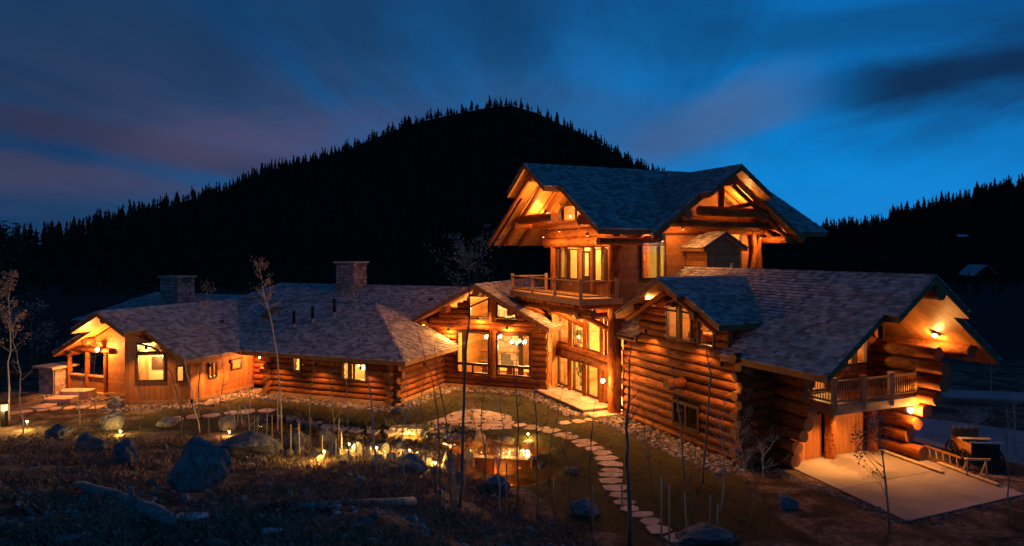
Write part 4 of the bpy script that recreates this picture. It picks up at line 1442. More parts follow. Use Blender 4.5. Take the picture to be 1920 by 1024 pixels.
# ================================================================ paving
def slab_poly(px_list, name, m, th, lift, label=None, kind=None, z=None):
    pts = [gpix(*p) for p in px_list]
    mb = MB(); n = len(pts)
    top = [V((p.x, p.y, (z if z is not None else gz(p.x, p.y)) + lift)) for p in pts]
    bot = [p - UP * th for p in top]
    mb.add(top + bot, [list(range(n)), list(range(n, 2 * n))[::-1]] + [(i, n + i, n + (i + 1) % n, (i + 1) % n) for i in range(n)])
    return mb.build(name, M[m], None, label, kind=kind)


court = empty('court', G(21, 27, 0)); tag(court, 'pale concrete court in front of the garage doors', kind='structure')


def court_slab(a0, a1, b0, b1, c0=None, c1=None):
    mb = MB(); c0 = b0 if c0 is None else c0; c1 = b1 if c1 is None else c1
    t = [G(a0, b0, .02), G(a0, b1, .02), G(a1, c1, .02), G(a1, c0, .02)]
    mb.add(t + [p - UP * .25 for p in t], [(0, 1, 2, 3), (7, 6, 5, 4), (0, 4, 5, 1), (1, 5, 6, 2), (2, 6, 7, 3), (3, 7, 4, 0)])
    mb.build('concrete_slab', M['concrete'], court)


court_slab(20.72, 24.3, 23.98, 31.1, 24.5, 31.1)
court_slab(17.25, 20.69, 23.45, 30.5, 23.98, 31.08)
drive = slab_poly([(1660, 778), (1800, 792), (2400, 880), (2400, 985), (1900, 868), (1790, 846), (1690, 822)], 'drive', 'asphalt', .12, .06, 'pale gravel drive behind the wagon', 'structure', -.06)
road = slab_poly([(1600, 727), (2400, 757), (2400, 775), (1600, 739)], 'road', 'asphalt', .12, .10, 'far strip of blue grey road beyond the drive', 'structure', -.0)

path = empty('path', gpix(760, 803)); tag(path, 'flagstone path curving through the lawn to the front terrace', kind='structure')
rp = random.Random(3)


def flag(c, ex, ey, n=6, th=.05, lift=.035, parent=None, irr=.11):
    mb = MB()
    ph = rp.uniform(0, 6.28)
    pts = []
    for i in range(n):
        a = ph + 2 * math.pi * i / n + rp.uniform(-.18, .18)
        r = 1 + rp.uniform(-irr, irr)
        k = 1 / max(abs(math.cos(a)), abs(math.sin(a))) ** .65
        p = c + ex * math.cos(a) * r * k * .86 + ey * math.sin(a) * r * k * .86
        pts.append(V((p.x, p.y, gz(p.x, p.y) + lift + rp.uniform(-.006, .006))))
    zc = sum(p.z for p in pts) / n
    pts = [V((p.x, p.y, .7 * zc + .3 * p.z)) for p in pts]
    mb.add(pts + [p - UP * (th + .12) for p in pts], [list(range(n)), list(range(n, 2 * n))[::-1]] + [(i, n + i, n + (i + 1) % n, (i + 1) % n) for i in range(n)])
    return mb.build('flagstone', M['flag'], parent or path)


def flag_line(pxs, step, wid, jit=.1, two=False):
    P = [gpix(*p) for p in pxs]
    L_ = [0]
    for a, b in zip(P, P[1:]): L_.append(L_[-1] + (b - a).length)
    s = 0
    while s < L_[-1]:
        for k in range(len(P) - 1):
            if L_[k] <= s <= L_[k + 1]:
                t = (s - L_[k]) / (L_[k + 1] - L_[k]); c = P[k].lerp(P[k + 1], t); d = (P[k + 1] - P[k]); d.z = 0; d.normalize()
        nrm = V((-d.y, d.x, 0))
        st = step * rp.uniform(.8, 1.2)
        if two:
            for sg in (-1, 1):
                flag(c + nrm * wid * .5 * sg + d * rp.uniform(-.1, .1), d * st * .47, nrm * wid * .46 * rp.uniform(.85, 1.05))
        else:
            flag(c + nrm * rp.uniform(-jit, jit), d * st * .52, nrm * wid * .5 * rp.uniform(.8, 1.15))
        s += st


flag_line([(535, 776), (565, 782), (600, 792), (640, 799), (690, 803), (745, 806)], .95, 1.5)
flag_line([(330, 786), (390, 780), (440, 774), (500, 770), (535, 768)], 1.05, 1.5)
flag_line([(20, 775), (80, 768), (150, 764), (230, 762)], .8, 1.2)
flag_line([(952, 794), (985, 800), (1030, 806), (1075, 821), (1110, 838), (1133, 850), (1140, 868), (1146, 890), (1150, 908), (1160, 925)], .80, 1.4, .08)
flag_line([(1163, 930), (1175, 950), (1200, 970), (1235, 992), (1275, 1010)], .78, 1.1, .12)
flag_line([(1060, 794), (1100, 790), (1125, 786)], .9, 1.0)
# patio: irregular cells
A_, B_, C_, D_ = gpix(752, 812), gpix(945, 800), gpix(955, 788), gpix(800, 786)
E_ = gpix(880, 763)
NX, NY = 12, 6
grid = {}
for i in range(NX + 1):
    for j in range(NY + 1):
        s, t = i / NX, j / NY
        top_ = gpix(735 + 225 * s, 801 - 12 * s - 25 * math.exp(-((s - .66) / .30) ** 2))
        bot_ = gpix(722 + 238 * s, 819 - 14 * s)
        p = bot_.lerp(top_, t)
        if 0 < i < NX: p = p + V((rp.uniform(-.22, .22), 0, 0))
        if 0 < j < NY: p = p + V((0, rp.uniform(-.16, .16), 0))
        grid[i, j] = p
used = set()
for j in range(NY):
    i = 0
    while i < NX:
        if (i, j) in used: i += 1; continue
        w2 = 2 if rp.random() < .3 and i < NX - 1 else 1
        q = [grid[i, j], grid[i + w2, j], grid[i + w2, j + 1], grid[i, j + 1]]
        # knock the corners off
        pts = []
        for k in range(4):
            a, b, c = q[k - 1], q[k], q[(k + 1) % 4]
            r1, r2 = rp.uniform(.12, .3), rp.uniform(.12, .3)
            pts += [b.lerp(a, r1), b.lerp(c, r2)]
        cen = sum(pts, V((0, 0, 0))) / len(pts)
        pts = [cen + (p - cen) * .94 for p in pts]
        n = len(pts)
        tp = [V((p.x, p.y, gz(cen.x, cen.y) + .05 + rp.uniform(-.004, .004))) for p in pts]
        mb = MB(); mb.add(tp + [p - UP * .16 for p in tp], [list(range(n)), list(range(n, 2 * n))[::-1]] + [(k, n + k, n + (k + 1) % n, (k + 1) % n) for k in range(n)])
        mb.build('flagstone', M['flag'], path)
        i += w2

# ================================================================ stream
mb = MB()
ws = []
for i, (x, y) in enumerate(STREAM):
    x0, y0 = STREAM[max(0, i - 1)]; x1, y1 = STREAM[min(len(STREAM) - 1, i + 1)]
    d = V((x1 - x0, y1 - y0, 0)).normalized(); n_ = V((-d.y, d.x, 0))
    zz_ = -.28
    wd = .95
    ws += [V((x, y, zz_)) + n_ * wd, V((x, y, zz_)) - n_ * wd]
mb.add(ws, [(2 * i, 2 * i + 1, 2 * i + 3, 2 * i + 2) for i in range(len(STREAM) - 1)], 0, True)
mb.build('stream', M['water'], None, 'small garden stream glowing with hidden lamps', kind='structure')


# ================================================================ rocks
def rock_mesh(seed, sub=4, rough=.42):
    bm = bmesh.new()
    bmesh.ops.create_icosphere(bm, subdivisions=sub, radius=1)
    rr = random.Random(seed)
    off = V((rr.uniform(0, 50), rr.uniform(0, 50), rr.uniform(0, 50)))
    planes = []
    for _ in range(7):
        n_ = V((rr.uniform(-1, 1), rr.uniform(-1, 1), rr.uniform(-.3, 1))).normalized()
        planes.append((n_, rr.uniform(.55, .85)))
    for v in bm.verts:
        p = v.co.copy()
        for n_, d in planes:
            t = p.dot(n_) - d
            if t > 0: p -= n_ * t * .92
        p *= 1 + rough * .6 * noise.noise(p * 1.3 + off) + rough * .34 * noise.noise(p * 3.2 + off) + rough * .2 * abs(noise.noise(p * 7 + off))
        v.co = p
    me = bpy.data.meshes.new('boulder')
    bm.to_mesh(me); bm.free()
    me.materials.append(M['boulder'])
    return me


ROCKS = [rock_mesh(i) for i in range(7)]
SMALL = [rock_mesh(20 + i, 2, .4) for i in range(5)]


def boulder(px, py, wpx, hpx, label, group=None, name='boulder', mesh=None, sink=.22, depth=None, rz=None, dy=0.8):
    """px, py: foot of the rock in the photograph; size in photograph pixels at its own distance"""
    g = gpix(px, py)
    k = g.y / 1280
    w_, h_ = wpx * k, hpx * k
    M_ = Matrix.Translation(g + UP * (h_ * (.5 - sink)) + V((0, w_ * .2, 0))) @ Matrix.Rotation(rz if rz is not None else random.uniform(-.3, .3), 4, 'Z') @ Matrix.Diagonal((w_ * .50, w_ * .44 * dy, h_ * .62, 1))
    return tag(inst(name, mesh or random.choice(ROCKS), M_), label, 'boulder' if name == 'boulder' else 'rock', group)


boulder(357, 916, 112, 88, 'largest grey boulder standing on the dark slope below the left wing', mesh=ROCKS[1], rz=.2)
boulder(445, 858, 128, 46, 'long low dark boulder just behind the largest grey boulder', mesh=ROCKS[2])
boulder(206, 806, 44, 38, 'yellow lit boulder below the corner of the glazed bay', mesh=ROCKS[3])
boulder(215, 768, 36, 26, 'smaller yellow lit boulder against the wall of the glazed bay', mesh=ROCKS[4])
boulder(165, 848, 62, 36, 'dark boulder on the slope left of the yellow lit boulder', mesh=ROCKS[5])
boulder(105, 822, 48, 28, 'dark boulder behind the star bright garden lamp', mesh=ROCKS[0])
boulder(232, 872, 52, 50, 'reddish boulder between the largest boulder and the dark slope', mesh=ROCKS[6])
boulder(312, 800, 40, 20, 'dark rounded boulder under the bay window', mesh=ROCKS[0])
boulder(424, 808, 34, 34, 'lit boulder beside the small lamp at the head of the stream', mesh=ROCKS[3])
boulder(555, 842, 52, 34, 'tan flat topped boulder behind the wooden stakes', mesh=ROCKS[4])
boulder(612, 834, 40, 30, 'boulder at the far bank with its right side lit', mesh=ROCKS[5])
boulder(925, 925, 58, 34, 'dark boulder in front of the timber weir', mesh=ROCKS[2], sink=.15)
boulder(897, 840, 24, 26, 'round boulder hanging over the lit water at the timber weir', mesh=ROCKS[1], sink=.1)
boulder(948, 834, 46, 12, 'flat dark boulder right of the round boulder by the timber weir', mesh=ROCKS[4], sink=.1)
boulder(990, 842, 28, 14, 'boulder below the lamp at the right end of the timber weir', mesh=ROCKS[3], sink=.1)
boulder(858, 832, 34, 20, 'dark boulder at the left end of the timber weir', mesh=ROCKS[0])
boulder(770, 886, 60, 34, 'dark boulder at the near bank of the bright stream', mesh=ROCKS[6])
boulder(838, 884, 26, 34, 'narrow boulder with a lit edge in the stream', mesh=ROCKS[1])
boulder(880, 872, 22, 32, 'pointed boulder with a lit edge beside the weir', mesh=ROCKS[5])
boulder(1325, 1022, 110, 34, 'long pale boulder at the end of the stone path', mesh=ROCKS[2], sink=.3)
boulder(1098, 968, 56, 30, 'black boulder on the slope beside the dark tree', mesh=ROCKS[6])
boulder(1075, 888, 30, 10, 'small flat pale stone alone on the dark lawn', mesh=ROCKS[4], sink=.1)
boulder(745, 776, 24, 14, 'pale boulder at the corner of the bedroom wing', mesh=ROCKS[3])
boulder(120, 944, 22, 13, 'small blue grey rock on the dark slope above the fallen trunk', name='rock', mesh=SMALL[0])
boulder(56, 966, 14, 14, 'small pale upright rock at the far left of the dark slope', name='rock', mesh=SMALL[1])
boulder(124, 1020, 62, 16, 'long flat rock at the foot of the dark slope', name='rock', mesh=SMALL[2])
boulder(807, 1003, 18, 14, 'small white rock on the near slope', name='rock', mesh=SMALL[3])
boulder(180, 996, 14, 10, 'small grey rock beside the fallen trunk', name='rock', mesh=SMALL[4])
boulder(282, 918, 28, 20, 'small red brown rock left of the largest boulder', name='rock', mesh=SMALL[0])
boulder(690, 990, 30, 20, 'dull brown rock below the thin fallen log', name='rock', mesh=SMALL[1])
boulder(1480, 955, 44, 28, 'dark boulder at the corner of the concrete court', mesh=ROCKS[5])
boulder(1705, 790, 34, 14, 'low pale boulder beyond the drive', mesh=ROCKS[2])
STO = 'first second third fourth fifth sixth seventh eighth ninth tenth eleventh twelfth thirteenth fourteenth fifteenth sixteenth seventeenth eighteenth nineteenth twentieth twenty-first twenty-second twenty-third twenty-fourth twenty-fifth'.split()
for si_, (px, py, w_, h_) in enumerate(sorted(((560, 852, 24, 18), (585, 862, 26, 20), (600, 868, 20, 16), (628, 858, 30, 24), (650, 866, 22, 18), (668, 850, 22, 26), (688, 858, 20, 26), (705, 870, 34, 20), (722, 852, 18, 22), (735, 868, 24, 22),
                       (748, 845, 18, 16), (760, 862, 20, 20), (785, 862, 18, 16), (800, 872, 22, 16), (715, 842, 16, 12), (640, 842, 20, 12), (575, 840, 18, 12), (815, 888, 20, 14), (860, 898, 24, 16), (660, 838, 18, 12), (695, 838, 14, 12), (540, 858, 22, 16), (1000, 868, 22, 14), (1015, 880, 18, 12)))):
    boulder(px, py, w_, h_, 'wet rock by the lamplit stream, ' + STO[si_] + ' of its small rocks from the left', 'rocks along the stream', 'rock', random.choice(SMALL), .2)
for px, py, w_, t_ in ((360, 972, 70, 'pale teal flat stone in front of the largest boulder'), (510, 998, 46, 'small teal flat stone on the near slope')):
    g = gpix(px, py); k = g.y / 1280
    M_ = Matrix.Translation(g + UP * .03) @ Matrix.Diagonal((w_ * .5 * k, w_ * .34 * k, .06, 1))
    o = inst('flat_stone', SMALL[2].copy(), M_); o.data.materials.clear(); o.data.materials.append(M['tealstone'])
    tag(o, t_, 'stone')

# steps up to the porch
for i, (px, py, wpx, dz) in enumerate(((82, 756, 34, .10), (110, 748, 60, .32), (136, 742, 62, .55))):
    g = gpix(px, py + 8)
    c = V((g.x, g.y + .3 * i, gz(g.x, g.y)))
    mb = MB(); w_ = wpx * g.y / 1280 / 2
    pts = [c + V((math.copysign(abs(math.cos(a)) ** .5, math.cos(a)) * w_ * rp.uniform(.8, 1.1), math.copysign(abs(math.sin(a)) ** .5, math.sin(a)) * .7 * rp.uniform(.8, 1.1), 0)) for a in [j * math.pi / 4 + .35 for j in range(8)]]
    n = 8
    mb.add([p + UP * dz for p in pts] + [p - UP * .1 for p in pts], [list(range(n)), list(range(n, 2 * n))[::-1]] + [(k, n + k, n + (k + 1) % n, (k + 1) % n) for k in range(n)])
    tag(mb.build('stone_step', M['flag']), ('lowest broad stone step below the porch', 'middle broad stone step below the porch', 'topmost broad stone step against the porch')[i], 'step', None)


# gravel beds along the house and scattered stones
def scatter(name, label, spots, size, mt='gravel', flat=.6):
    mb = MB()
    for (x, y) in spots:
        s = random.uniform(*size)
        z = gz(x, y)
        n = 5
        ph = random.uniform(0, 6.28)
        lo = [(x + s * math.cos(ph + 6.28 * i / n) * random.uniform(.8, 1.2), y + s * math.sin(ph + 6.28 * i / n) * random.uniform(.8, 1.2), z - .02) for i in range(n)]
        hi = [(x + (p[0] - x) * .6 + random.uniform(-.2, .2) * s, y + (p[1] - y) * .6, z + s * flat * random.uniform(.7, 1.3)) for p in lo]
        mb.add(lo + hi, [list(range(n, 2 * n))] + [(i, (i + 1) % n, n + (i + 1) % n, n + i) for i in range(n)])
    tag(mb.build(name, M[mt], fix=False), label, kind='stuff')


sp = []
def strip(fr, axis, fixed, s0, s1, w0, w1, n):
    for _ in range(n):
        s, q = random.uniform(s0, s1), fixed - random.uniform(w0, w1) ** 1.0
        p = fr(s, q, 0) if axis == 0 else fr(q, s, 0)
        sp.append((p.x, p.y))


strip(L, 0, 37.9, 22.5, 34.5, 0, 1.5, 420)
strip(L, 1, 22.9, 37, 45, 0, 1.2, 200)
strip(L, 0, 45.0, 15, 22.8, 0, 1.1, 220)
strip(G, 0, 20.6, 36.2, 43.5, 0, 1.2, 260)
strip(G, 0, 22.5, 24, 36.2, 0, 2.0, 620)
strip(L, 1, 35.5, 33.5, 39, 0, 1.5, 260)
strip(BY, 0, f_ - .2, s1_ - 1, s1_ + LB + 1, 0, 1.4, 240)
strip(L, 0, 33.2, 39, 47, 0, 1.5, 120)
scatter('gravel', 'bed of loose stones along the foot of the house walls', sp, (.06, .20))
sp = []
for _ in range(2800):
    y = random.uniform(13.5, 37) if random.random() < .6 else random.uniform(13.5, 21); x = random.uniform(-.8, .75) * y
    if y < 36.5 - 14.5 * sstep(x, -6.0, 5.0): sp.append((x, y))
scatter('gravel', 'stones and clods strewn over the rough near slope', sp, (.025, .12))
sp = []
for _ in range(170):
    y = random.uniform(15, 36); x = random.uniform(-.78, .45) * y
    if y < 35.5 - 14.5 * sstep(x, -6.0, 5.0): sp.append((x, y))
scatter('gravel', 'larger angular stones lying about the rough near slope', sp, (.10, .24), 'boulder', .8)
sp = []
for _ in range(520):
    k = random.random()
    if k < .5: p = G(random.uniform(17.2, 24), 0, 0) + G.d2 * (23.35 + .14 * 0 + random.gauss(0, .22))
    elif k < .75: p = G(17.2 - abs(random.gauss(0, .35)), random.uniform(23.4, 30.6), 0)
    else: p = G(random.uniform(17.3, 24), 31.15 + random.gauss(0, .25), 0)
    sp.append((p.x, p.y))
scatter('gravel', 'gravel and dirt crumbling over the edges of the concrete court', sp, (.02, .09))
sp = []
for _ in range(300):
    y = random.uniform(13.5, 24); x = random.uniform(-.8, .6) * y
    if y < 36.5 - 14.5 * sstep(x, -6.0, 5.0): sp.append((x, y))
scatter('gravel', 'pale chips and stones strewn sparsely over the near slope', sp, (.03, .11), 'flag', .4)
sp = []
for _ in range(420):
    i = random.randrange(len(STREAM) - 1); t = random.random()
    x = STREAM[i][0] + (STREAM[i + 1][0] - STREAM[i][0]) * t + random.gauss(0, .8); y = STREAM[i][1] + (STREAM[i + 1][1] - STREAM[i][1]) * t + random.gauss(0, .8)
    sp.append((x, y))
scatter('gravel', 'small stones in and along the stream bed', sp, (.08, .24), 'boulder')


def grass(name, label, n, region, h, mt, blades=6):
    vs, fs = [], []
    k = 0
    while k < n:
        x, y, ok = region()
        if not ok: continue
        k += 1
        z = gz(x, y) - .01
        hh = random.uniform(*h)
        for _ in range(blades):
            a = random.uniform(0, 6.28); ln = hh * random.uniform(.6, 1.2); sp_ = random.uniform(.2, .9) * ln
            bx, by = x + random.uniform(-.07, .07), y + random.uniform(-.07, .07)
            dx, dy = math.cos(a), math.sin(a)
            w_ = .0045 + .004 * random.random()
            i = len(vs)
            vs += [(bx - dy * w_, by + dx * w_, z), (bx + dy * w_, by - dx * w_, z), (bx + dx * sp_ * .5 + dy * w_ * .7, by + dy * sp_ * .5 - dx * w_ * .7, z + ln * .7), (bx + dx * sp_, by + dy * sp_, z + ln * .95)]
            fs += [(i, i + 1, i + 2), (i, i + 2, i + 3)]
    me = bpy.data.meshes.new(name)
    me.from_pydata(vs, [], fs); me.materials.append(M[mt])
    tag(link(bpy.data.objects.new(name, me)), label, kind='stuff')


def reg_slope():
    y = random.uniform(13.5, 38) ; x = random.uniform(-.78, .62) * y
    yf = 36.5 - 14.5 * sstep(x, -6.0, 5.0)
    ok = y < yf and noise.noise(V((x * .35, y * .35, 5))) > -.12 + random.uniform(-.15, .15)
    return x, y, ok


def reg_lawn():
    y = random.uniform(24, 50); x = random.uniform(-26, 9)
    yf = 36.5 - 14.5 * sstep(x, -6.0, 5.0)
    a = x * G.d1.x + y * G.d1.y; b = x * G.d2.x + y * G.d2.y; l_ = x * L.d1.x + y * L.d1.y; m_ = x * L.d2.x + y * L.d2.y
    ok = y > yf and b < 20.3 and (m_ < 36.2 or (l_ < 22 and m_ < 44)) and m_ < 44 and seg_dist(x, y, STREAM) > 1.0
    return x, y, ok


grass('dry_grass', 'tufts of dry grass on the rough near slope', 16000, reg_slope, (.06, .27), 'grass', 7)
grass('lawn_grass', 'short thin lawn grass between path and house', 9000, reg_lawn, (.03, .09), 'lawngrass', 4)


def reg_bank():
    i = random.randrange(len(STREAM) - 1); t = random.random()
    x = STREAM[i][0] + (STREAM[i + 1][0] - STREAM[i][0]) * t; y = STREAM[i][1] + (STREAM[i + 1][1] - STREAM[i][1]) * t
    d = random.choice((-1, 1)) * random.uniform(1.2, 2.4)
    return x + random.uniform(-.4, .4), y + d, True


grass('bank_grass', 'green grass along the banks of the stream', 900, reg_bank, (.10, .30), 'lawngrass', 7)


# ================================================================ young trees, stakes
def twig(mb, p, d, ln, r, depth, leaves, rr):
    pts = [p]
    q = p.copy(); dd = d.copy()
    k = 3
    for i in range(k):
        dd = (dd + V((rr.uniform(-.25, .25), rr.uniform(-.25, .25), rr.uniform(-.02, .22)))).normalized()
        q = q + dd * ln / k
        pts.append(q.copy())
    mb.tube(pts, [r * (1 - .75 * i / k) for i in range(k + 1)], 4, 0, False)
    if leaves is not None:
        for _ in range(rr.randint(2, 5)):
            c = pts[-1].lerp(pts[-2], rr.random()) + V((rr.uniform(-.1, .1), rr.uniform(-.1, .1), rr.uniform(-.1, .1)))
            leaves.append(c)
    if depth > 0:
        for _ in range(rr.randint(1, 3)):
            a = pts[rr.randint(1, k)]
            twig(mb, a, (dd + V((rr.uniform(-.9, .9), rr.uniform(-.9, .9), rr.uniform(-.1, .6)))).normalized(), ln * .6, r * .5, depth - 1, leaves, rr)


def young_tree(pxs, r0, label, seed, leafy=0, bark='bark', nb=6, blen=.8, bfrom=.45, leafm='leaf', lsize=.05, group=None):
    """stem through points of the photograph, standing at the distance of its foot"""
    rr = random.Random(seed)
    g = gpix(*pxs[0])
    y = g.y
    pts = [g - UP * .08]
    for i, (px, py) in enumerate(pxs[1:]):
        pts.append(pix(px, py, y + rr.uniform(-.15, .15) * (i + 1)))
    # subdivide with small kinks
    fine = []
    for a, b in zip(pts, pts[1:]):
        for t in (0, .33, .66):
            fine.append(a.lerp(b, t) + (V((rr.uniform(-.05, .05), rr.uniform(-.06, .06), 0)) if t else V((0, 0, 0))))
    fine.append(pts[-1])
    nb = int(nb * 1.8) + 2
    root = empty('young_tree', g, label, 'tree', group)
    n = len(fine)
    mb = MB()
    mb.tube(fine, [max(.008, r0 * (1 - .8 * i / (n - 1))) for i in range(n)], 6, 0, True)
    mb.build('trunk', M[bark], root)
    lv = [] if leafy else None
    bb = MB()
    for i in range(nb):
        t = bfrom + (1 - bfrom) * (i + rr.random()) / nb
        k = min(n - 1, max(1, int(t * (n - 1))))
        a = rr.uniform(0, 6.28)
        twig(bb, fine[k], V((math.cos(a), math.sin(a), rr.uniform(.3, 1.1))).normalized(), blen * (1.15 - t) * rr.uniform(.7, 1.4) + .15, r0 * .35 * (1.2 - t) + .004, 1, lv, rr)
    bb.build('branches', M[bark], root, kind='stuff')
    if lv:
        mb = MB()
        for c in lv:
            for _ in range(leafy):
                c2 = c + V((rr.gauss(0, .09), rr.gauss(0, .09), rr.gauss(0, .11)))
                s = lsize * rr.uniform(.6, 1.3)
                u = V((rr.uniform(-1, 1), rr.uniform(-1, 1), rr.uniform(-1, 1))).normalized()
                w_ = u.cross(V((rr.uniform(-1, 1), rr.uniform(-1, 1), .3))).normalized()
                mb.add([c2 - u * s, c2 + w_ * s * .6, c2 + u * s, c2 - w_ * s * .6], [(0, 1, 2, 3)])
        mb.build('leaves', M[leafm], root, fix=False)
    return root


young_tree([(17, 790), (16, 700), (20, 640), (16, 560), (20, 505)], .055, 'pale stemmed young tree with dark leaves at the far left edge', 1, 6, 'palebark', 9, 1.5, .45, 'leaf', .06)
young_tree([(44, 812), (36, 742), (39, 700), (24, 640), (22, 590)], .04, 'forked pale young tree beside the left post lamp', 2, 0, 'palebark', 4, .6)
young_tree([(371, 792), (376, 690), (385, 600), (389, 520)], .045, 'slim young tree crossing the small lit window of the board wall', 3, 3, 'bark', 6, .9, .6, 'leaf', .045)
young_tree([(341, 835), (338, 760), (322, 700), (290, 650), (262, 638)], .04, 'bent dark young tree arching over the bay window', 4, 0, 'bark', 3, .5)
young_tree([(375, 812), (362, 745), (350, 700), (341, 640), (333, 600)], .035, 'thin leaning young tree right of the bay window', 5, 0, 'palebark', 4, .6)
young_tree([(528, 800), (522, 700), (517, 650), (508, 600), (492, 540), (486, 490)], .06, 'young tree with reddish leaves in front of the boxed roof vent', 6, 3, 'palebark', 8, 1.9, .66, 'leaf', .05)
young_tree([(180, 772), (176, 720), (180, 660), (184, 640)], .03, 'small young tree with bright leaves in front of the porch lantern', 7, 3, 'bark', 5, .7, .5, 'leaf', .04)
young_tree([(655, 880), (652, 800), (650, 720), (648, 650)], .028, 'thin pale sapling in front of the two light bedroom window', 8, 0, 'palebark', 3, .4)
young_tree([(706, 884), (699, 779), (695, 741), (684, 663), (668, 585), (656, 520)], .045, 'tall pale sapling leaning across the bedroom roof to the chimney', 9, 3, 'palebark', 7, .8, .7, 'leaf', .04)
young_tree([(862, 952), (868, 800), (874, 650), (880, 540), (881, 455)], .06, 'tall dark young tree with pale leaves in front of the dining windows', 10, 3, 'bark', 9, 2.6, .74, 'leaf', .05)
young_tree([(826, 935), (821, 779), (807, 697), (780, 617)], .035, 'leaning bare sapling left of the dining windows', 11, 0, 'bark', 5, .8)
young_tree([(846, 940), (838, 800), (818, 700), (815, 640)], .03, 'bare sapling beside the leaning one left of the dining windows', 12, 0, 'bark', 4, .6)
young_tree([(968, 962), (972, 800), (968, 690), (975, 620)], .035, 'bare sapling rising in front of the right dining window', 13, 0, 'bark', 5, .7)
young_tree([(1006, 972), (1008, 850), (1002, 740), (1012, 690)], .04, 'bare sapling left of the stone terrace', 14, 0, 'bark', 6, .8)
young_tree([(1030, 905), (1034, 820), (1050, 750), (1066, 690)], .03, 'leaning bare sapling crossing the great room windows', 15, 0, 'bark', 5, .7)
young_tree([(1108, 992), (1104, 880), (1112, 790), (1120, 740)], .032, 'bare sapling standing beside the curve of the stone path', 16, 0, 'bark', 5, .6)
young_tree([(1181, 1024), (1178, 900), (1174, 800), (1180, 730), (1184, 650)], .085, 'thick dark young tree in front of the corner of the long log wall', 17, 0, 'bark', 5, 1.5, .5)
young_tree([(1284, 900), (1276, 790), (1262, 705), (1250, 640)], .045, 'dark sapling crossing the log wall left of its window', 18, 0, 'bark', 5, .8)
young_tree([(1318, 905), (1326, 800), (1333, 700), (1324, 650), (1332, 610)], .05, 'crooked dark sapling crossing the log wall right of its window', 19, 0, 'bark', 5, .8)
young_tree([(1212, 860), (1208, 790), (1202, 740)], .022, 'small thin sapling before the left part of the long log wall', 20, 0, 'bark', 3, .4)
young_tree([(1668, 1000), (1660, 900), (1652, 830), (1650, 790)], .045, 'dark leafing sapling in front of the concrete court', 21, 3, 'bark', 8, 1.3, .3, 'leaf', .05)
young_tree([(1890, 985), (1893, 900), (1888, 820), (1894, 770)], .035, 'dark sapling at the right end of the concrete court', 22, 0, 'bark', 5, .8)
young_tree([(1908, 858), (1903, 800), (1901, 765), (1915, 738)], .05, 'pale forked sapling beside the drive', 23, 0, 'palebark', 5, .8)
young_tree([(1830, 808), (1828, 790), (1820, 768)], .035, 'bushy bare shrub behind the wagon', 24, 0, 'palebark', 14, .9, .2)
young_tree([(1398, 905), (1392, 860), (1384, 820), (1380, 790)], .025, 'pale bare shrub at the corner of the long log wall', 25, 2, 'palebark', 14, .9, .15, 'leaf', .03)
young_tree([(1432, 905), (1428, 865), (1450, 830), (1462, 815)], .022, 'twiggy shrub in the dark below the log ends', 26, 0, 'palebark', 10, .7, .2)
young_tree([(740, 905), (738, 850), (745, 790), (742, 740)], .022, 'thin bare sapling beside the star bright stream lamp', 27, 0, 'bark', 4, .5)
young_tree([(1240, 950), (1238, 900), (1244, 850)], .02, 'short sapling right of the lower path', 28, 0, 'bark', 3, .4)
young_tree([(890, 800), (886, 772), (868, 752)], .02, 'leafy little shrub on the flagstone patio edge', 29, 4, 'bark', 10, .5, .2, 'leaf', .035)
young_tree([(1860, 760), (1858, 700), (1862, 660)], .03, 'bare sapling beyond the drive under the far roof', 30, 0, 'palebark', 5, .6)

ORD = 'first second third fourth fifth sixth seventh eighth ninth tenth eleventh twelfth thirteenth fourteenth fifteenth sixteenth seventeenth eighteenth nineteenth twentieth'.split()
ORD += ['twenty ' + o for o in ORD[:9]] + ['thirtieth'] + ['thirty ' + o for o in ORD[:9]]
STK = MB(); STK.tube([(0, 0, 0), (0, 0, 1)], [.032, .030], 6); STK = STK.mesh('stake', M['stake'])
STAKES = sorted(((444, 800, 40, -4), (429, 798, 34, 0), (456, 802, 44, 7), (477, 826, 46, 0), (483, 826, 44, 1), (499, 846, 82, -2), (521, 810, 76, 1), (529, 850, 92, 2), (510, 838, 60, 0), (545, 862, 66, 0), (562, 858, 64, 2), (391, 842, 60, 0),
                                      (634, 836, 52, -2), (641, 850, 42, 1), (668, 875, 60, 1), (681, 870, 56, 0), (630, 862, 40, 0), (604, 854, 38, 0), (820, 936, 70, 0), (848, 948, 78, -1), (854, 952, 74, 1), (872, 940, 70, 0), (950, 968, 100, 0), (1040, 960, 60, 1), (1112, 1000, 90, 0), (1166, 950, 46, 0),
                                      (1240, 1012, 120, -1), (1255, 1020, 110, 0), (1288, 1014, 90, 4), (1330, 1010, 80, -2), (1346, 1016, 70, 0), (1390, 800, 30, 0), (1862, 790, 26, 3), (1890, 795, 28, 2), (252, 745, 20, 1), (330, 760, 40, 0)))
for i, (px, py, h, tl_) in enumerate(STAKES):
    g = gpix(px, py); k = g.y / 1280
    lit_ = py < 880 and px < 700
    M_ = Matrix.Translation(g - UP * .05) @ Matrix.Rotation(math.atan2(-tl_, h), 4, 'Y') @ Matrix.Diagonal((1.0, 1.0, h * k + .05, 1))
    tag(inst('stake', STK, M_), ('tall' if h > 65 else 'short' if h < 45 else 'middling') + ' wooden stake ' + ('leaning left' if tl_ < 0 else 'leaning right' if tl_ > 1 else 'standing upright') + ', ' + ORD[i] + ' of the garden stakes from the left', 'stake', 'wooden stakes among the young trees')

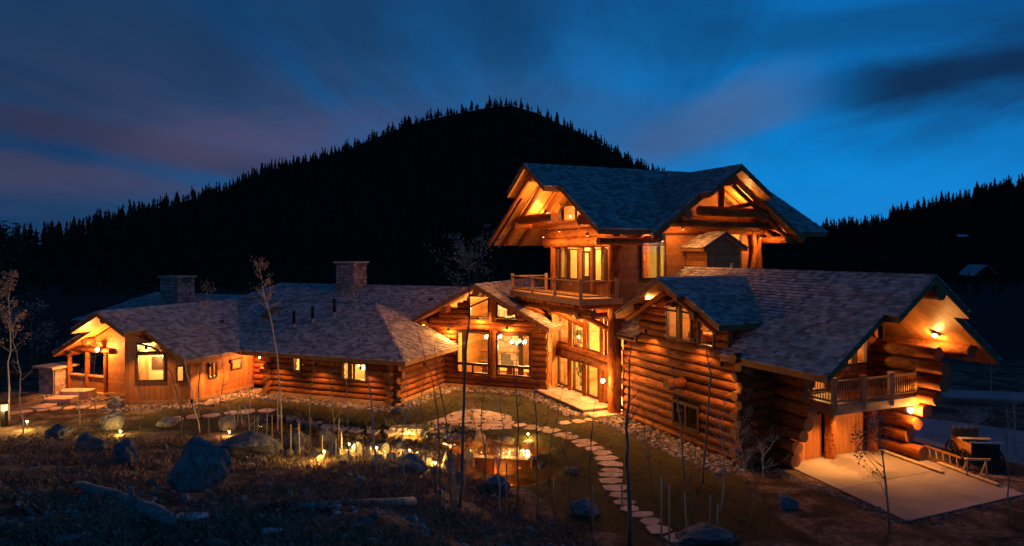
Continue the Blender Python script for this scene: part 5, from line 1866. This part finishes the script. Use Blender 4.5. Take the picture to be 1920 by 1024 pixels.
for i, (pxs, r_, lb) in enumerate((
    ([(468, 838), (466, 780), (470, 720), (464, 660)], .022, 'thin bare sapling over the long low boulder'),
    ([(583, 846), (580, 770), (588, 700), (584, 650)], .020, 'thin bare sapling left of the two light bedroom window'),
    ([(622, 862), (626, 790), (618, 720), (624, 668)], .020, 'thin bare sapling just left of the two light bedroom window'),
    ([(760, 900), (752, 830), (766, 760), (760, 700)], .022, 'thin bare sapling before the corner of the bedroom wing'),
    ([(792, 905), (798, 830), (788, 760), (796, 690)], .024, 'thin bare sapling before the side wall of the bedroom wing'),
    ([(905, 948), (910, 860), (902, 780), (912, 700)], .024, 'thin bare sapling between the dining windows and the weir'),
    ([(938, 970), (934, 880), (944, 800), (938, 735)], .026, 'thin bare sapling right of the dark boulder below the weir'),
    ([(1062, 985), (1068, 900), (1060, 830), (1072, 780)], .026, 'thin bare sapling on the dark lawn left of the stone path'),
    ([(1222, 930), (1216, 860), (1226, 790), (1220, 735)], .024, 'thin bare sapling in front of the left half of the long log wall'),
    ([(1352, 960), (1358, 880), (1350, 800), (1360, 740)], .026, 'thin bare sapling in front of the right end of the long log wall'),
    ([(1300, 985), (1294, 900), (1306, 830)], .022, 'short bare sapling on the dark bank below the long log wall'),
    ([(1410, 990), (1416, 910), (1408, 850)], .022, 'short bare sapling on the dark bank left of the court'),
    ([(150, 800), (146, 740), (154, 690)], .018, 'short bare sapling before the broad stone steps'),
    ([(262, 820), (266, 750), (258, 690), (264, 640)], .020, 'thin bare sapling before the left edge of the bay window'),
    ([(418, 842), (412, 770), (420, 700), (414, 650)], .022, 'thin bare sapling before the right end of the board wall'))):
    young_tree(pxs, r_ * 1.35, lb, 60 + i, 0, 'palebark' if i % 3 == 0 else 'bark', 8, .8, .25)

# fallen trunks
g0, g1 = gpix(322, 1004), gpix(142, 928)
root = empty('fallen_tree', g0, 'grey fallen tree trunk lying down the dark slope', 'trunk')
mb = MB()
hh_ = max(0, max((gz(*g0.lerp(g1, t).xy) + .10 - g0.lerp(g1, t).z) / (4 * t * (1 - t)) for t in (.2, .35, .5, .65, .8)))
pts = [g0.lerp(g1, t) + UP * (.14 + min(.22, hh_ * .7)) + nn_ for t, nn_ in zip((0, .15, .35, .55, .75, .9, 1), (V((0, 0, 0)), V((.02, .03, 0)), V((-.03, 0, 0)), V((.02, .02, 0)), V((0, -.04, 0)), V((.03, 0, 0)), V((0, 0, 0))))]
mb.tube(pts, [.12, .22, .20, .19, .17, .13, .06], 14, 0, True, .10); mb.build('trunk', M['deadwood'], root)
mb = MB(); mb.tube([pts[2], pts[2] + V((.03, -.05, .34)), pts[2] + V((.0, -.05, .52))], [.10, .08, .06], 8); mb.build('branch_stub', M['deadwood'], root)
g0, g1 = gpix(776, 956), gpix(560, 966)
mb = MB(); hh_ = max(0, max((gz(*g0.lerp(g1, t).xy) - g0.lerp(g1, t).z) / (4 * t * (1 - t)) for t in (.2, .35, .5, .65, .8)))
mb.tube([g0.lerp(g1, t) + UP * (.08 + min(.16, hh_ * .6)) for t in (0, .2, .45, .7, 1)], [.15, .14, .12, .10, .06], 10, 0, True, .08)
tag(mb.build('fallen_log', M['deadwood']), 'thin blue grey fallen log lying across the near slope', 'log')

# ================================================================ pools and timber weir
def pool(name, cx_, cy_, rx, ry, z, label):
    n = 28
    mb = MB()
    mb.add([(cx_ + rx * math.cos(6.2832 * k / n), cy_ + ry * math.sin(6.2832 * k / n), z) for k in range(n)], [list(range(n))])
    mb.build(name, M['water'], None, label, kind='structure')


pool('pool', -.8, 35.1, 2.75, 1.5, -.34, 'upper garden pool glowing orange above the timber weir')
for cx_, cy_, rx, ry, z in ((-.8, 35.1, 2.3, 1.35, -.9), (-.5, 32.0, 1.8, 1.3, -1.3)):  # pale discs added over the dark soil so lamplight brightens the pools
    n = 20
    mb = MB(); mb.add([(cx_ + rx * math.cos(6.2832 * k / n), cy_ + ry * math.sin(6.2832 * k / n), z) for k in range(n)], [list(range(n))])
    mb.build('pool_bed_reflector', M['flag'], None, 'pale disc added as the bed of a garden pool to brighten it', kind='structure')
pool('pool', -.5, 32.05, 2.0, 1.5, -1.02, 'lower garden pool glowing orange below the timber weir')
w0, w1 = V((-3.3, 33.95, 0)), V((1.7, 33.25, 0))
br = empty('weir', (w0 + w1) / 2 - UP * 1.0, 'dark timber weir of stacked beams and boards between the two glowing pools', 'weir')
d = (w1 - w0).normalized(); nn = V((-d.y, d.x, 0))
mb = MB(); mb.beam(w0 - UP * .29, w1 - UP * .31, .26, .20); mb.build('top_beam', M['wetwood'], br)
for i in range(3):
    z_ = -.52 - i * .205
    mb = MB(); mb.beam(w0 + UP * z_ + d * .1, w1 + UP * z_ - d * .15, .10, .195); mb.build('board', M['wetwood'], br)
for t in (.12, .5, .86):
    c = w0.lerp(w1, t) - nn * .12
    mb = MB(); mb.tube([c - UP * 1.5, c - UP * .12], .09, 8); mb.build('post', M['timber'], br)
w2, w3 = V((.0, 35.0, -.36)), V((1.3, 35.9, -.2))

# ================================================================ garden lamps
def garden_lamp(px, py, label, w_=18, h=.42, c=(1, .60, .13), loff=(0, -.12, .06)):
    g = gpix(px, py)
    root = empty('garden_lamp', g, label, 'lamp')
    mb = MB(); mb.tube([g - UP * .05, g + UP * h], .016, 6); mb.build('stem', M['iron'], root)
    mb = MB(); mb.tube([g + UP * (h + .10), g + UP * (h + .15)], [.10, .03], 10); mb.build('hood', M['iron'], root)
    mb = MB(); ball(mb, g + UP * (h + .04), .048); mb.build('bulb', M['bulb2'], root)
    light(g + UP * (h + .02) + V(loff) * 1.0, w_ * 1.1, c, .05, root)


garden_lamp(51, 806, 'star bright garden lamp on the lawn below the stone steps', 34)
garden_lamp(768, 826, 'star bright garden lamp above the stream', 40)
garden_lamp(768, 856, 'second bright garden lamp just below the one above the stream', 30, .22)
garden_lamp(990, 826, 'small garden lamp beside the right end of the timber weir', 14, .25)
garden_lamp(430, 818, 'small reddish garden lamp at the head of the stream', 16, .18, (1, .45, .12))
garden_lamp(608, 868, 'low garden lamp among the stakes by the stream', 30, .42)
garden_lamp(654, 852, 'low garden lamp between wet rocks of the stream', 30, .42)
garden_lamp(706, 856, 'low garden lamp on the stream bank before the tall pale sapling', 26, .35)
garden_lamp(560, 838, 'low garden lamp beside the tan flat topped boulder', 22, .35)
garden_lamp(816, 878, 'low garden lamp left of the narrow lit boulder', 18, .18)
garden_lamp(226, 815, 'low garden lamp lighting the yellow boulders from in front', 34, .14)
# post lamp at the left edge
g = gpix(8, 800)
root = empty('post_lamp', g, 'square post lamp glowing at the left edge of the garden', 'lamp')
mb = MB(); mb.hexa(g + V((-.12, -.12, -.05)), (.24, 0, 0), (0, .24, 0), (0, 0, .95)); mb.build('post', M['iron'], root)
mb = MB(); mb.hexa(g + V((-.11, -.11, .905)), (.22, 0, 0), (0, .22, 0), (0, 0, .35)); mb.build('lamp_glass', emis('post_lamp_glow', (1, .6, .2), 4), root)
mb = MB(); mb.hexa(g + V((-.16, -.16, 1.26)), (.32, 0, 0), (0, .32, 0), (0, 0, .06)); mb.build('lamp_cap', M['iron'], root)
light(g + V((0, -.35, 1.0)), 30, (1, .6, .2), .1, root)
# lamps under water
for p_, wt, t_ in ((V((-2.0, 35.2, -.86)), 24, 'sunken lamp in the left half of the upper pool'), (V((.4, 34.9, -.86)), 24, 'sunken lamp in the right half of the upper pool'), (V((-.6, 32.7, -1.27)), 16, 'sunken lamp in the lower pool')):
    root = empty('pool_lamp', p_, t_, 'lamp')
    mb = MB(); mb.tube([p_ - UP * .1, p_ + UP * .02], .06, 8); mb.build('housing', M['iron'], root)
    mb = MB(); ball(mb, p_ + UP * .05, .03); mb.build('bulb', M['poolglow'], root)
    light(p_ + UP * .30, wt * 1.3, (1, .30, .025), .05, root)
# two white markers at the bedroom wall
for px, py, t_ in ((629, 748, 'small white marker at the bedroom wall, left of the pair'), (655, 752, 'small white marker at the bedroom wall, right of the pair')):
    g = gpix(px, py); mb = MB(); mb.hexa(g + V((-.09, 0, -.02)), (.16, .05, 0), (0, .04, 0), (0, .03, .2)); mb.hexa(g + V((-.02, .06, -.1)), (.03, 0, 0), (0, .03, 0), (0, 0, .2))
    tag(mb.build('marker', M['paint_white']), t_, 'marker')

# ================================================================ wagon, ladder, planks by the court
def wheel(c, ax, r, parent, spokes=12):
    ax = V(ax).normalized()
    e1 = ax.cross(UP).normalized(); e2 = UP
    w_ = MB(); w_.tube([c - ax * .12, c + ax * .12], .09, 8)
    wo = w_.build('wheel', M['iron'], parent)
    mb = MB()
    n = 24
    ring = []
    for k in range(n):
        a = 2 * math.pi * k / n
        dr = e1 * math.cos(a) + e2 * math.sin(a)
        ring += [c + dr * r - ax * .03, c + dr * r + ax * .03, c + dr * (r - .07) + ax * .03, c + dr * (r - .07) - ax * .03]
    fs = []
    for k in range(n):
        a, b_ = 4 * k, 4 * ((k + 1) % n)
        for q in range(4): fs.append((a + q, a + (q + 1) % 4, b_ + (q + 1) % 4, b_ + q))
    mb.add(ring, fs); mb.build('rim', M['iron'], wo)
    for k in range(spokes):
        a = 2 * math.pi * k / spokes
        dr = e1 * math.cos(a) + e2 * math.sin(a)
        mb = MB(); mb.beam(c + dr * .07, c + dr * (r - .05), .03, .03, up=ax); mb.build('spoke', M['iron'], wo)


gw = gpix(1846, 884)
gw.z = gz(gw.x, gw.y)
ku = V((.95, -.1, 0)).normalized(); kv = V((.1, .95, 0)).normalized()
wg = empty('wagon', gw, 'old black wooden wagon with a raised side board and spoked wheels beside the drive', 'wagon')
o_ = gw + UP * .62
mb = MB(); mb.hexa(o_ - ku * .6 - kv * .1, ku * 1.2, kv * 1.7, UP * .08); mb.build('bed', M['iron'], wg)
for e_, f2, t_ in ((-ku * .6 - kv * .1, ku * 1.2, 'front'), ):
    mb = MB(); mb.hexa(o_ + e_ + UP * .08, f2, kv * .05, UP * .55); mb.build('front_board', M['iron'], wg)
mb = MB(); mb.hexa(o_ + ku * .55 - kv * .1 + UP * .08, ku * .05, kv * 1.7, UP * .45); mb.build('side_board', M['iron'], wg)
mb = MB(); mb.hexa(o_ - ku * .6 - kv * .05 + UP * .08, ku * .05, kv * 1.65, UP * .5); mb.build('side_board', M['timber'], wg)
mb = MB(); mb.hexa(o_ - ku * .6 + kv * 1.6 + UP * .08, ku * 1.2, kv * .05, UP * .85); mb.build('tail_board', M['timber'], wg)
for s_ in (-.58, -.3, 0, .3, .54):
    mb = MB(); mb.hexa(o_ + ku * s_ + kv * 1.55 + UP * .9, ku * .06, kv * .06, UP * .16); mb.build('stake_post', M['stake'], wg)
mb = MB(); mb.hexa(o_ - ku * .68 + kv * .55 + UP * .62, ku * 1.36, kv * .38, UP * .06); mb.build('seat', M['stake'], wg)
mb = MB(); mb.hexa(o_ - ku * .68 - kv * .12 + UP * .645, ku * 1.4, kv * .10, UP * .06); mb.build('front_rail', M['zinc'], wg)
for s_ in (-.74, .74):
    for t_, r_ in ((.25, .46), (1.35, .52)):
        c = gw + ku * s_ + kv * t_; c.z = gz(c.x, c.y) + r_
        wheel(c, ku, r_, wg)
for t_ in (.25, 1.35):
    c = gw + kv * t_; z_ = gz(c.x, c.y) + .46
    mb = MB(); mb.beam(V((c.x, c.y, z_)) - ku * .74, V((c.x, c.y, z_)) + ku * .74, .07, .07); mb.build('axle', M['iron'], wg)
    mb = MB(); mb.hexa(V((c.x, c.y, z_ + .04)) - ku * .3 - kv * .06, ku * .6, kv * .12, UP * (.62 - .5 + .02)); mb.build('bolster', M['iron'], wg)
# sawhorse in front of the wagon
gs = gpix(1836, 892)
sh = empty('sawhorse', gs, 'pale legged sawhorse standing in front of the wagon', 'sawhorse')
hz = gs + UP * .72
mb = MB(); mb.beam(hz - ku * .6, hz + ku * .45, .09, .09); mb.build('top_bar', M['stake'], sh)
for s_ in (-.5, .3):
    for q_ in (-.22, .22):
        mb = MB(); e = hz + ku * (s_ + .0) ; f2 = V((e.x, e.y, 0)) + kv * q_ - ku * .12; f2.z = gz(f2.x, f2.y) - .01
        mb.beam(e - UP * .04, f2, .05, .07); mb.build('leg', M['stake'], sh)
# ladder standing on its edge along the court
l0, l1 = gpix(1694, 842), gpix(1806, 882)
ld_ = empty('ladder', l0, 'long wooden ladder resting on its edge beside the concrete court', 'ladder')
dl = (l1 - l0)
for z_ in (.06, .52):
    mb = MB(); mb.beam(l0 + UP * z_ + V((-.02, .12 * (z_ > .3), 0)), l1 + UP * z_ + V((-.02, .12 * (z_ > .3), 0)), .05, .09); mb.build('rail', M['timber'], ld_)
for i in range(9):
    p = l0 + dl * ((i + .3) / 9)
    mb = MB(); mb.beam(p + UP * .05, p + V((0, .12, .50)), .045, .045); mb.build('rung', M['paint_white'] if i < 0 else M['stake'], ld_)
for (a, b_), t_ in ((((1652, 848), (1768, 890)), 'long pale board lying along the edge of the concrete court, nearer the garage'), (((1760, 872), (1872, 914)), 'long pale board lying along the edge of the court, nearer the wagon')):
    p, q = gpix(*a), gpix(*b_)
    mb = MB(); mb.beam(V((p.x, p.y, .09)), V((q.x, q.y, .09)), .22, .06); tag(mb.build('board', M['stake']), t_, 'board')

# ================================================================ far things
g = V((118, 210, hill_h(118, 210)))
c = pix(1838, 533, 205); c.z = max(c.z - 2.4, hill_h(c.x, c.y))
fh = empty('far_house', c, 'small distant house with a pale blue metal roof below the right ridge', 'house')
mb = MB(); mb.hexa(c + V((-3.4, -2, -1.5)), (6.8, 0, 0), (0, 6, 0), (0, 0, 3.2)); mb.build('wall', M['iron'], fh)
mb = MB()
for s in (-1, 1):
    mb.hexa(c + V((-4 if s < 0 else 4, -3, 1.3)), (4 if s < 0 else -4, 0, 3.2), (0, 8, 0), (0, 0, .2))
mb.build('roof', M['paleroof'], fh)
mb = MB(); mb.hexa(c + V((-.8, -2.04, -.6)), (1.6, 0, 0), (0, .05, 0), (0, 0, 1.2)); mb.build('window', M['pane'], fh)
for i, (px, py, w_) in enumerate(((1805, 441, 9), (1845, 438, 6), (1870, 437, 9), (1872, 455, 6), (1912, 434, 8))):
    y = 300
    p = pix(px, py, y)
    # put the patch on the hill along its own slope
    while y < 420 and 10 + (470 - py) / 1280 * y > hill_h((px - 960) / 1280 * y, y) + 1.5:
        y += 1
    x = (px - 960) / 1280 * y
    mb = MB(); k = w_ * y / 1280
    ring = [V((x + math.cos(a) * k * random.uniform(.6, 1.2), y + math.sin(a) * 3 * random.uniform(.6, 1.2), 0)) for a in [j * .7854 for j in range(8)]]
    ring = [V((q.x, q.y, hill_h(q.x, q.y) + 1.55)) for q in ring]
    mb.add(ring + [q - UP * .5 for q in ring], [list(range(8)), list(range(8, 16))[::-1]] + [(j, 8 + j, 8 + (j + 1) % 8, (j + 1) % 8) for j in range(8)])
    tag(mb.build('snow_patch', M['snow']), 'pale patch of old snow on the dark right ridge, ' + STO[i] + ' of five from the left', 'snow patch', 'snow patches on the right ridge')

# rail fence behind the left wing
p, q = pix(70, 640, 62), pix(140, 628, 70)
p.z = gz(p.x, p.y); q.z = gz(q.x, q.y)
fe = empty('rail_fence', p, 'dim wooden rail fence behind the left wing', 'fence')
for i in range(7):
    c = p.lerp(q, i / 6)
    mb = MB(); mb.tube([c - UP * .1, c + UP * 1.3], .07, 6); mb.build('fence_post', M['deadwood'], fe)
for h in (.5, 1.05):
    mb = MB(); mb.tube([p + UP * h, q + UP * h], .05, 6); mb.build('fence_rail', M['deadwood'], fe)


def leafy_tree(px, py, h, wd, label, seed, n=900, m='greenleaf', ls=.16, y=None):
    rr = random.Random(seed)
    g = gpix(px, py) if y is None else V(((px - 960) / 1280 * y, y, gz((px - 960) / 1280 * y, y)))
    root = empty('leafy_tree', g, label, 'tree')
    mb = MB()
    tp = g + V((rr.uniform(-.3, .3), 0, h * .75))
    mb.tube([g - UP * .1, g.lerp(tp, .4) + V((.1, 0, 0)), tp], [.04 * h * .5, .03 * h * .5, .02], 7)
    cl = []
    for i in range(13):
        t = rr.uniform(.3, 1)
        a = rr.uniform(0, 6.28)
        e = g.lerp(tp, t) + V((math.cos(a) * wd * rr.uniform(.4, 1) * (1.2 - t * .6), math.sin(a) * wd * .8, h * rr.uniform(.05, .25)))
        mb.tube([g.lerp(tp, t * .9), e], [.03 + .01 * h * (1 - t), .008], 4, 0, False)
        cl.append((e, rr.uniform(.22, .42) * wd))
    mb.build('trunk', M['bark'], root)
    mb = MB()
    for _ in range(n):
        e, r = rr.choice(cl)
        c2 = e + V((rr.gauss(0, r * .6), rr.gauss(0, r * .6), rr.gauss(0, r * .55)))
        u = V((rr.uniform(-1, 1), rr.uniform(-1, 1), rr.uniform(-.6, .6))).normalized()
        w_ = u.cross(V((rr.uniform(-1, 1), rr.uniform(-1, 1), 1))).normalized()
        s = ls * rr.uniform(.6, 1.3)
        mb.add([c2 - u * s, c2 + w_ * s * .6, c2 + u * s, c2 - w_ * s * .6], [(0, 1, 2, 3)])
    mb.build('crown', M[m], root, fix=False)


leafy_tree(-5, 640, 13.5, 3.2, 'big dark leafy tree cut by the left edge of the view', 3, 2200, ls=.22, y=66)
leafy_tree(60, 660, 6.0, 2.0, 'dark bushy tree behind the stone pier', 4, 900, 'leaf', .13, y=60)
leafy_tree(255, 600, 5.5, 2.2, 'dim bushy tree behind the left wing roof', 5, 900, 'leaf', .14, y=72)
leafy_tree(395, 560, 6.5, 1.6, 'thin tree with a few pale leaves behind the left roofs', 6, 120, 'leaf', .13, y=70)
leafy_tree(30, 700, 2.0, 1.8, 'low dark shrub by the left edge of the garden', 7, 700, 'greenleaf', .10, y=52)
leafy_tree(105, 650, 2.4, 1.9, 'low dark shrub in front of the rail fence', 8, 700, 'greenleaf', .10, y=56)

# ================================================================ things seen through the windows
def chandelier(c, ztop, r, n, label):
    c = V(c)
    root = empty('chandelier', c, label, 'chandelier')
    mb = MB(); mb.tube([V((c.x, c.y, ztop)), c], .025, 6); mb.build('stem', M['iron'], root)
    mb = MB()
    for k in range(16):
        a, b_ = 2 * math.pi * k / 16, 2 * math.pi * (k + 1) / 16
        mb.beam(c + V((math.cos(a), math.sin(a), 0)) * r, c + V((math.cos(b_), math.sin(b_), 0)) * r, .05, .06)
    mb.beam(c - V((r, 0, 0)), c + V((r, 0, 0)), .04, .04); mb.beam(c - V((0, r, 0)), c + V((0, r, 0)), .04, .045); mb.build('ring', M['iron'], root)
    for k in range(n):
        a = 2 * math.pi * (k + .3) / n
        mb = MB(); ball(mb, c + V((math.cos(a) * r, math.sin(a) * r, .16)), .085, sz=1.25); mb.build('bulb', M['bulb'], root)


chandelier(L(18.0, 47.2, 3.1), 6.3, .55, 6, 'ring chandelier hanging behind the right dining window')
chandelier(L(20.6, 48.6, 3.2), 5.9, .6, 6, 'ring chandelier hanging behind the left dining window')
chandelier(G(39.9, 25.6, 9.35), 10.5, .34, 4, 'small chandelier behind the tower balcony door')
chandelier(G(37.0, 24.6, 9.35), 10.5, .34, 4, 'small chandelier behind the right pair of tower windows')
tb_ = empty('dining_table', L(19.2, 48, .2), 'long wooden table inside the dining room', 'table')
mb = MB(); mb.box(L, 17.2, 21.2, 47.5, 48.6, .92, .99); mb.build('tabletop', M['floorwood'], tb_)
for l_ in (17.4, 21.0):
    for m_ in (47.6, 48.5):
        mb = MB(); mb.box(L, l_ - .05, l_ + .05, m_ - .05, m_ + .05, .205, .92); mb.build('leg', M['floorwood'], tb_)
for i, l_ in enumerate((17.7, 18.6, 19.6, 20.6)):
    t_ = empty('dining_chair', L(l_, 47.1, .2), 'high backed dining chair on the window side of the long table, ' + STO[3 - i] + ' from the left', 'chair', 'chairs along the dining table')
    mb = MB(); mb.box(L, l_ - .22, l_ + .22, 46.95, 47.4, .64, .70); mb.build('seat', M['cloth'], t_)
    mb = MB(); mb.box(L, l_ - .22, l_ + .22, 46.93, 46.99, .70, 1.35); mb.build('backrest', M['cloth'], t_)
    for x_ in (-.19, .19):
        for y_ in (46.98, 47.36):
            mb = MB(); mb.box(L, l_ + x_ - .02, l_ + x_ + .02, y_ - .02, y_ + .02, .205, .64); mb.build('leg', M['floorwood'], t_)
mb = MB(); mb.box(L, 16.6, 18.6, 51.3, 51.9, .21, 2.6)
cb = mb.build('cabinet', M['floorwood']); tag(cb, 'tall wooden cabinet at the back of the dining room', 'cabinet')
for i in range(3):
    mb = MB(); mb.box(L, 16.7 + i * .63, 17.25 + i * .63, 51.27, 51.297, .35, 2.5); mb.build('cabinet_door', M['cloth'], cb)


def curtain(fr, axis, fixed, s0, s1, z0, z1):
    n = 14
    mb = MB()
    vs = []
    for i in range(n + 1):
        s_ = s0 + (s1 - s0) * i / n
        o_ = .05 * math.sin(i * 2.1)
        vs += [pt(fr, axis, fixed + o_, s_, z0), pt(fr, axis, fixed + o_, s_, z1)]
    mb.add(vs, [(2 * i, 2 * i + 2, 2 * i + 3, 2 * i + 1) for i in range(n)], 0, True)
    mb.build('curtain', M['curtain'], HOUSE)


M['curtain'] = mat('linen_curtain', (.42, .30, .15), (.34, .24, .11), 4, rough=.9, bump=.2)
M['greenwall'] = mat('olive_wall', (.20, .17, .06), (.16, .14, .05), 2, rough=.9, bump=.1)
for a0, a1 in ((43.4, 43.9), (41.0, 41.35), (38.3, 38.75), (36.1, 36.5)):
    curtain(G, 0, 23.35, a0, a1, 7.5, 10.3)
mb = MB(); mb.box(G, 36.3, 43.9, 28.2, 28.3, 7.22, 10.5); mb.build('partition', M['greenwall'], HOUSE, 'olive wall inside the upper tower room')
curtain(G, 1, 36.4, 24.5, 24.9, 7.5, 11.5); curtain(G, 1, 36.4, 26.0, 26.3, 7.5, 11.5)
for l0_, l1_ in ((26.6, 26.95), (25.15, 25.4), (30.7, 30.9)):
    curtain(L, 0, 38.6, l0_, l1_, 1.3, 2.8)
for l0_, l1_ in ((21.6, 22.0), (16.35, 16.7)):
    curtain(L, 0, 45.95, l0_, l1_, .5, 4.2)
# stone fireplace and shelves at the back of the dining room
mb = MB(); mb.box(L, 19.4, 21.6, 51.0, 51.9, .2, 6.4); fp = mb.build('fireplace', M['mortar'], HOUSE, 'stone fireplace at the back of the dining room')
rr = random.Random(8)
for i in range(12):
    x = 0
    while x < 2.2:
        w_ = rr.uniform(.35, .75)
        if x + w_ > 1.95: w_ = 2.2 - x
        if not (i < 3 and .5 < x + w_ / 2 < 1.7):
            mb = MB(); mb.box(L, 19.4 + x + .02, 19.4 + x + w_ - .02, 50.9 - rr.uniform(0, .06), 51.05, .2 + i * .5 + .02, .2 + i * .5 + .48); mb.build('stone', M['stone'], fp)
        x += w_
mb = MB(); mb.box(L, 19.3, 21.7, 50.6, 50.88, 1.9, 2.08); mb.build('mantel', M['floorwood'], fp)
for i in range(3):
    mb = MB(); mb.box(L, 22.0, 22.9, 51.3, 51.9, .9 + i * .9, .95 + i * .9); mb.build('shelf', M['floorwood'], HOUSE)


def floor_lamp(c, label, h=1.5):
    c = V(c)
    root = empty('floor_lamp', c, label, 'lamp')
    mb = MB(); mb.tube([c, c + UP * .03], .14, 10); mb.tube([c + UP * .03, c + UP * h], .02, 6); mb.build('stand', M['iron'], root)
    mb = MB(); mb.tube([c + UP * h, c + UP * (h + .32)], [.22, .13], 12); mb.build('lamp_shade', M['shadeglow'], root)


M['shadeglow'] = emis('lamp_shade_glow', (1, .66, .26), 6)
floor_lamp(L(26.6, 40.0, .32), 'glowing floor lamp behind the two light bedroom window')
floor_lamp(L(30.6, 40.2, .32), 'glowing floor lamp behind the small bedroom window')
floor_lamp(G(41.0, 25.2, .32), 'glowing floor lamp behind the middle lower great room window')
floor_lamp(G(38.2, 27.5, 3.42), 'glowing floor lamp on the inner gallery of the great room', 1.2)


def houseplant(c, h, label):
    c = V(c)
    root = empty('houseplant', c, label, 'plant')
    mb = MB(); mb.tube([c, c + UP * .35], [.15, .2], 10); mb.build('pot', M['mortar'], root)
    mb = MB(); rr = random.Random(h)
    for _ in range(70):
        a = rr.uniform(0, 6.28); q = c + UP * .35
        e = q + V((math.cos(a) * rr.uniform(.1, .45), math.sin(a) * rr.uniform(.1, .45), rr.uniform(.2, 1) * h))
        u = (e - q).normalized(); w_ = u.cross(UP).normalized() * .07
        mb.add([e - u * .3, e - w_, e + u * .12, e + w_], [(0, 1, 2, 3)])
    mb.build('leaves', M['plantgreen'], root, fix=False)


houseplant(G(42.9, 24.2, .32), 1.3, 'green houseplant inside the left lower great room window')
hp = MB(); hp.box(G, 42.3, 43.8, 23.7, 24.6, 3.2, 3.36); hp.build('window_shelf', M['floorwood'], HOUSE)
houseplant(G(43.0, 24.1, 3.37), .55, 'green houseplant inside the left upper great room window')
sf = empty('sofa', G(39.6, 25.4, .32), 'brown sofa inside the great room', 'sofa')
mb = MB(); mb.box(G, 38.4, 40.6, 25.0, 25.9, .32, .78); mb.build('seat', M['cloth'], sf)
mb = MB(); mb.box(G, 38.4, 40.6, 25.9, 26.15, .32, 1.2); mb.build('backrest', M['cloth'], sf)
for a in (38.2, 40.6):
    mb = MB(); mb.box(G, a, a + .2, 25.0, 26.15, .32, .98); mb.build('armrest', M['cloth'], sf)
tv = MB(); tv.box(BY, s1_ + 1.9, s1_ + 2.9, f_ + 1.5, f_ + 1.58, 2.1, 2.9)
tag(tv.build('picture', M['trim']), 'dark framed panel on the back wall of the bay room', 'picture')
mb = MB(); mb.box(BY, s1_ + 1.5, s1_ + 3.3, f_ + .9, f_ + 1.45, .31, 1.2)
ck = mb.build('counter', M['paint_white']); tag(ck, 'pale counter behind the bright bay window', 'counter')
mb = MB(); mb.box(BY, s1_ + 1.45, s1_ + 3.35, f_ + .84, f_ + 1.5, 1.203, 1.26); mb.build('countertop', M['stone'], ck)
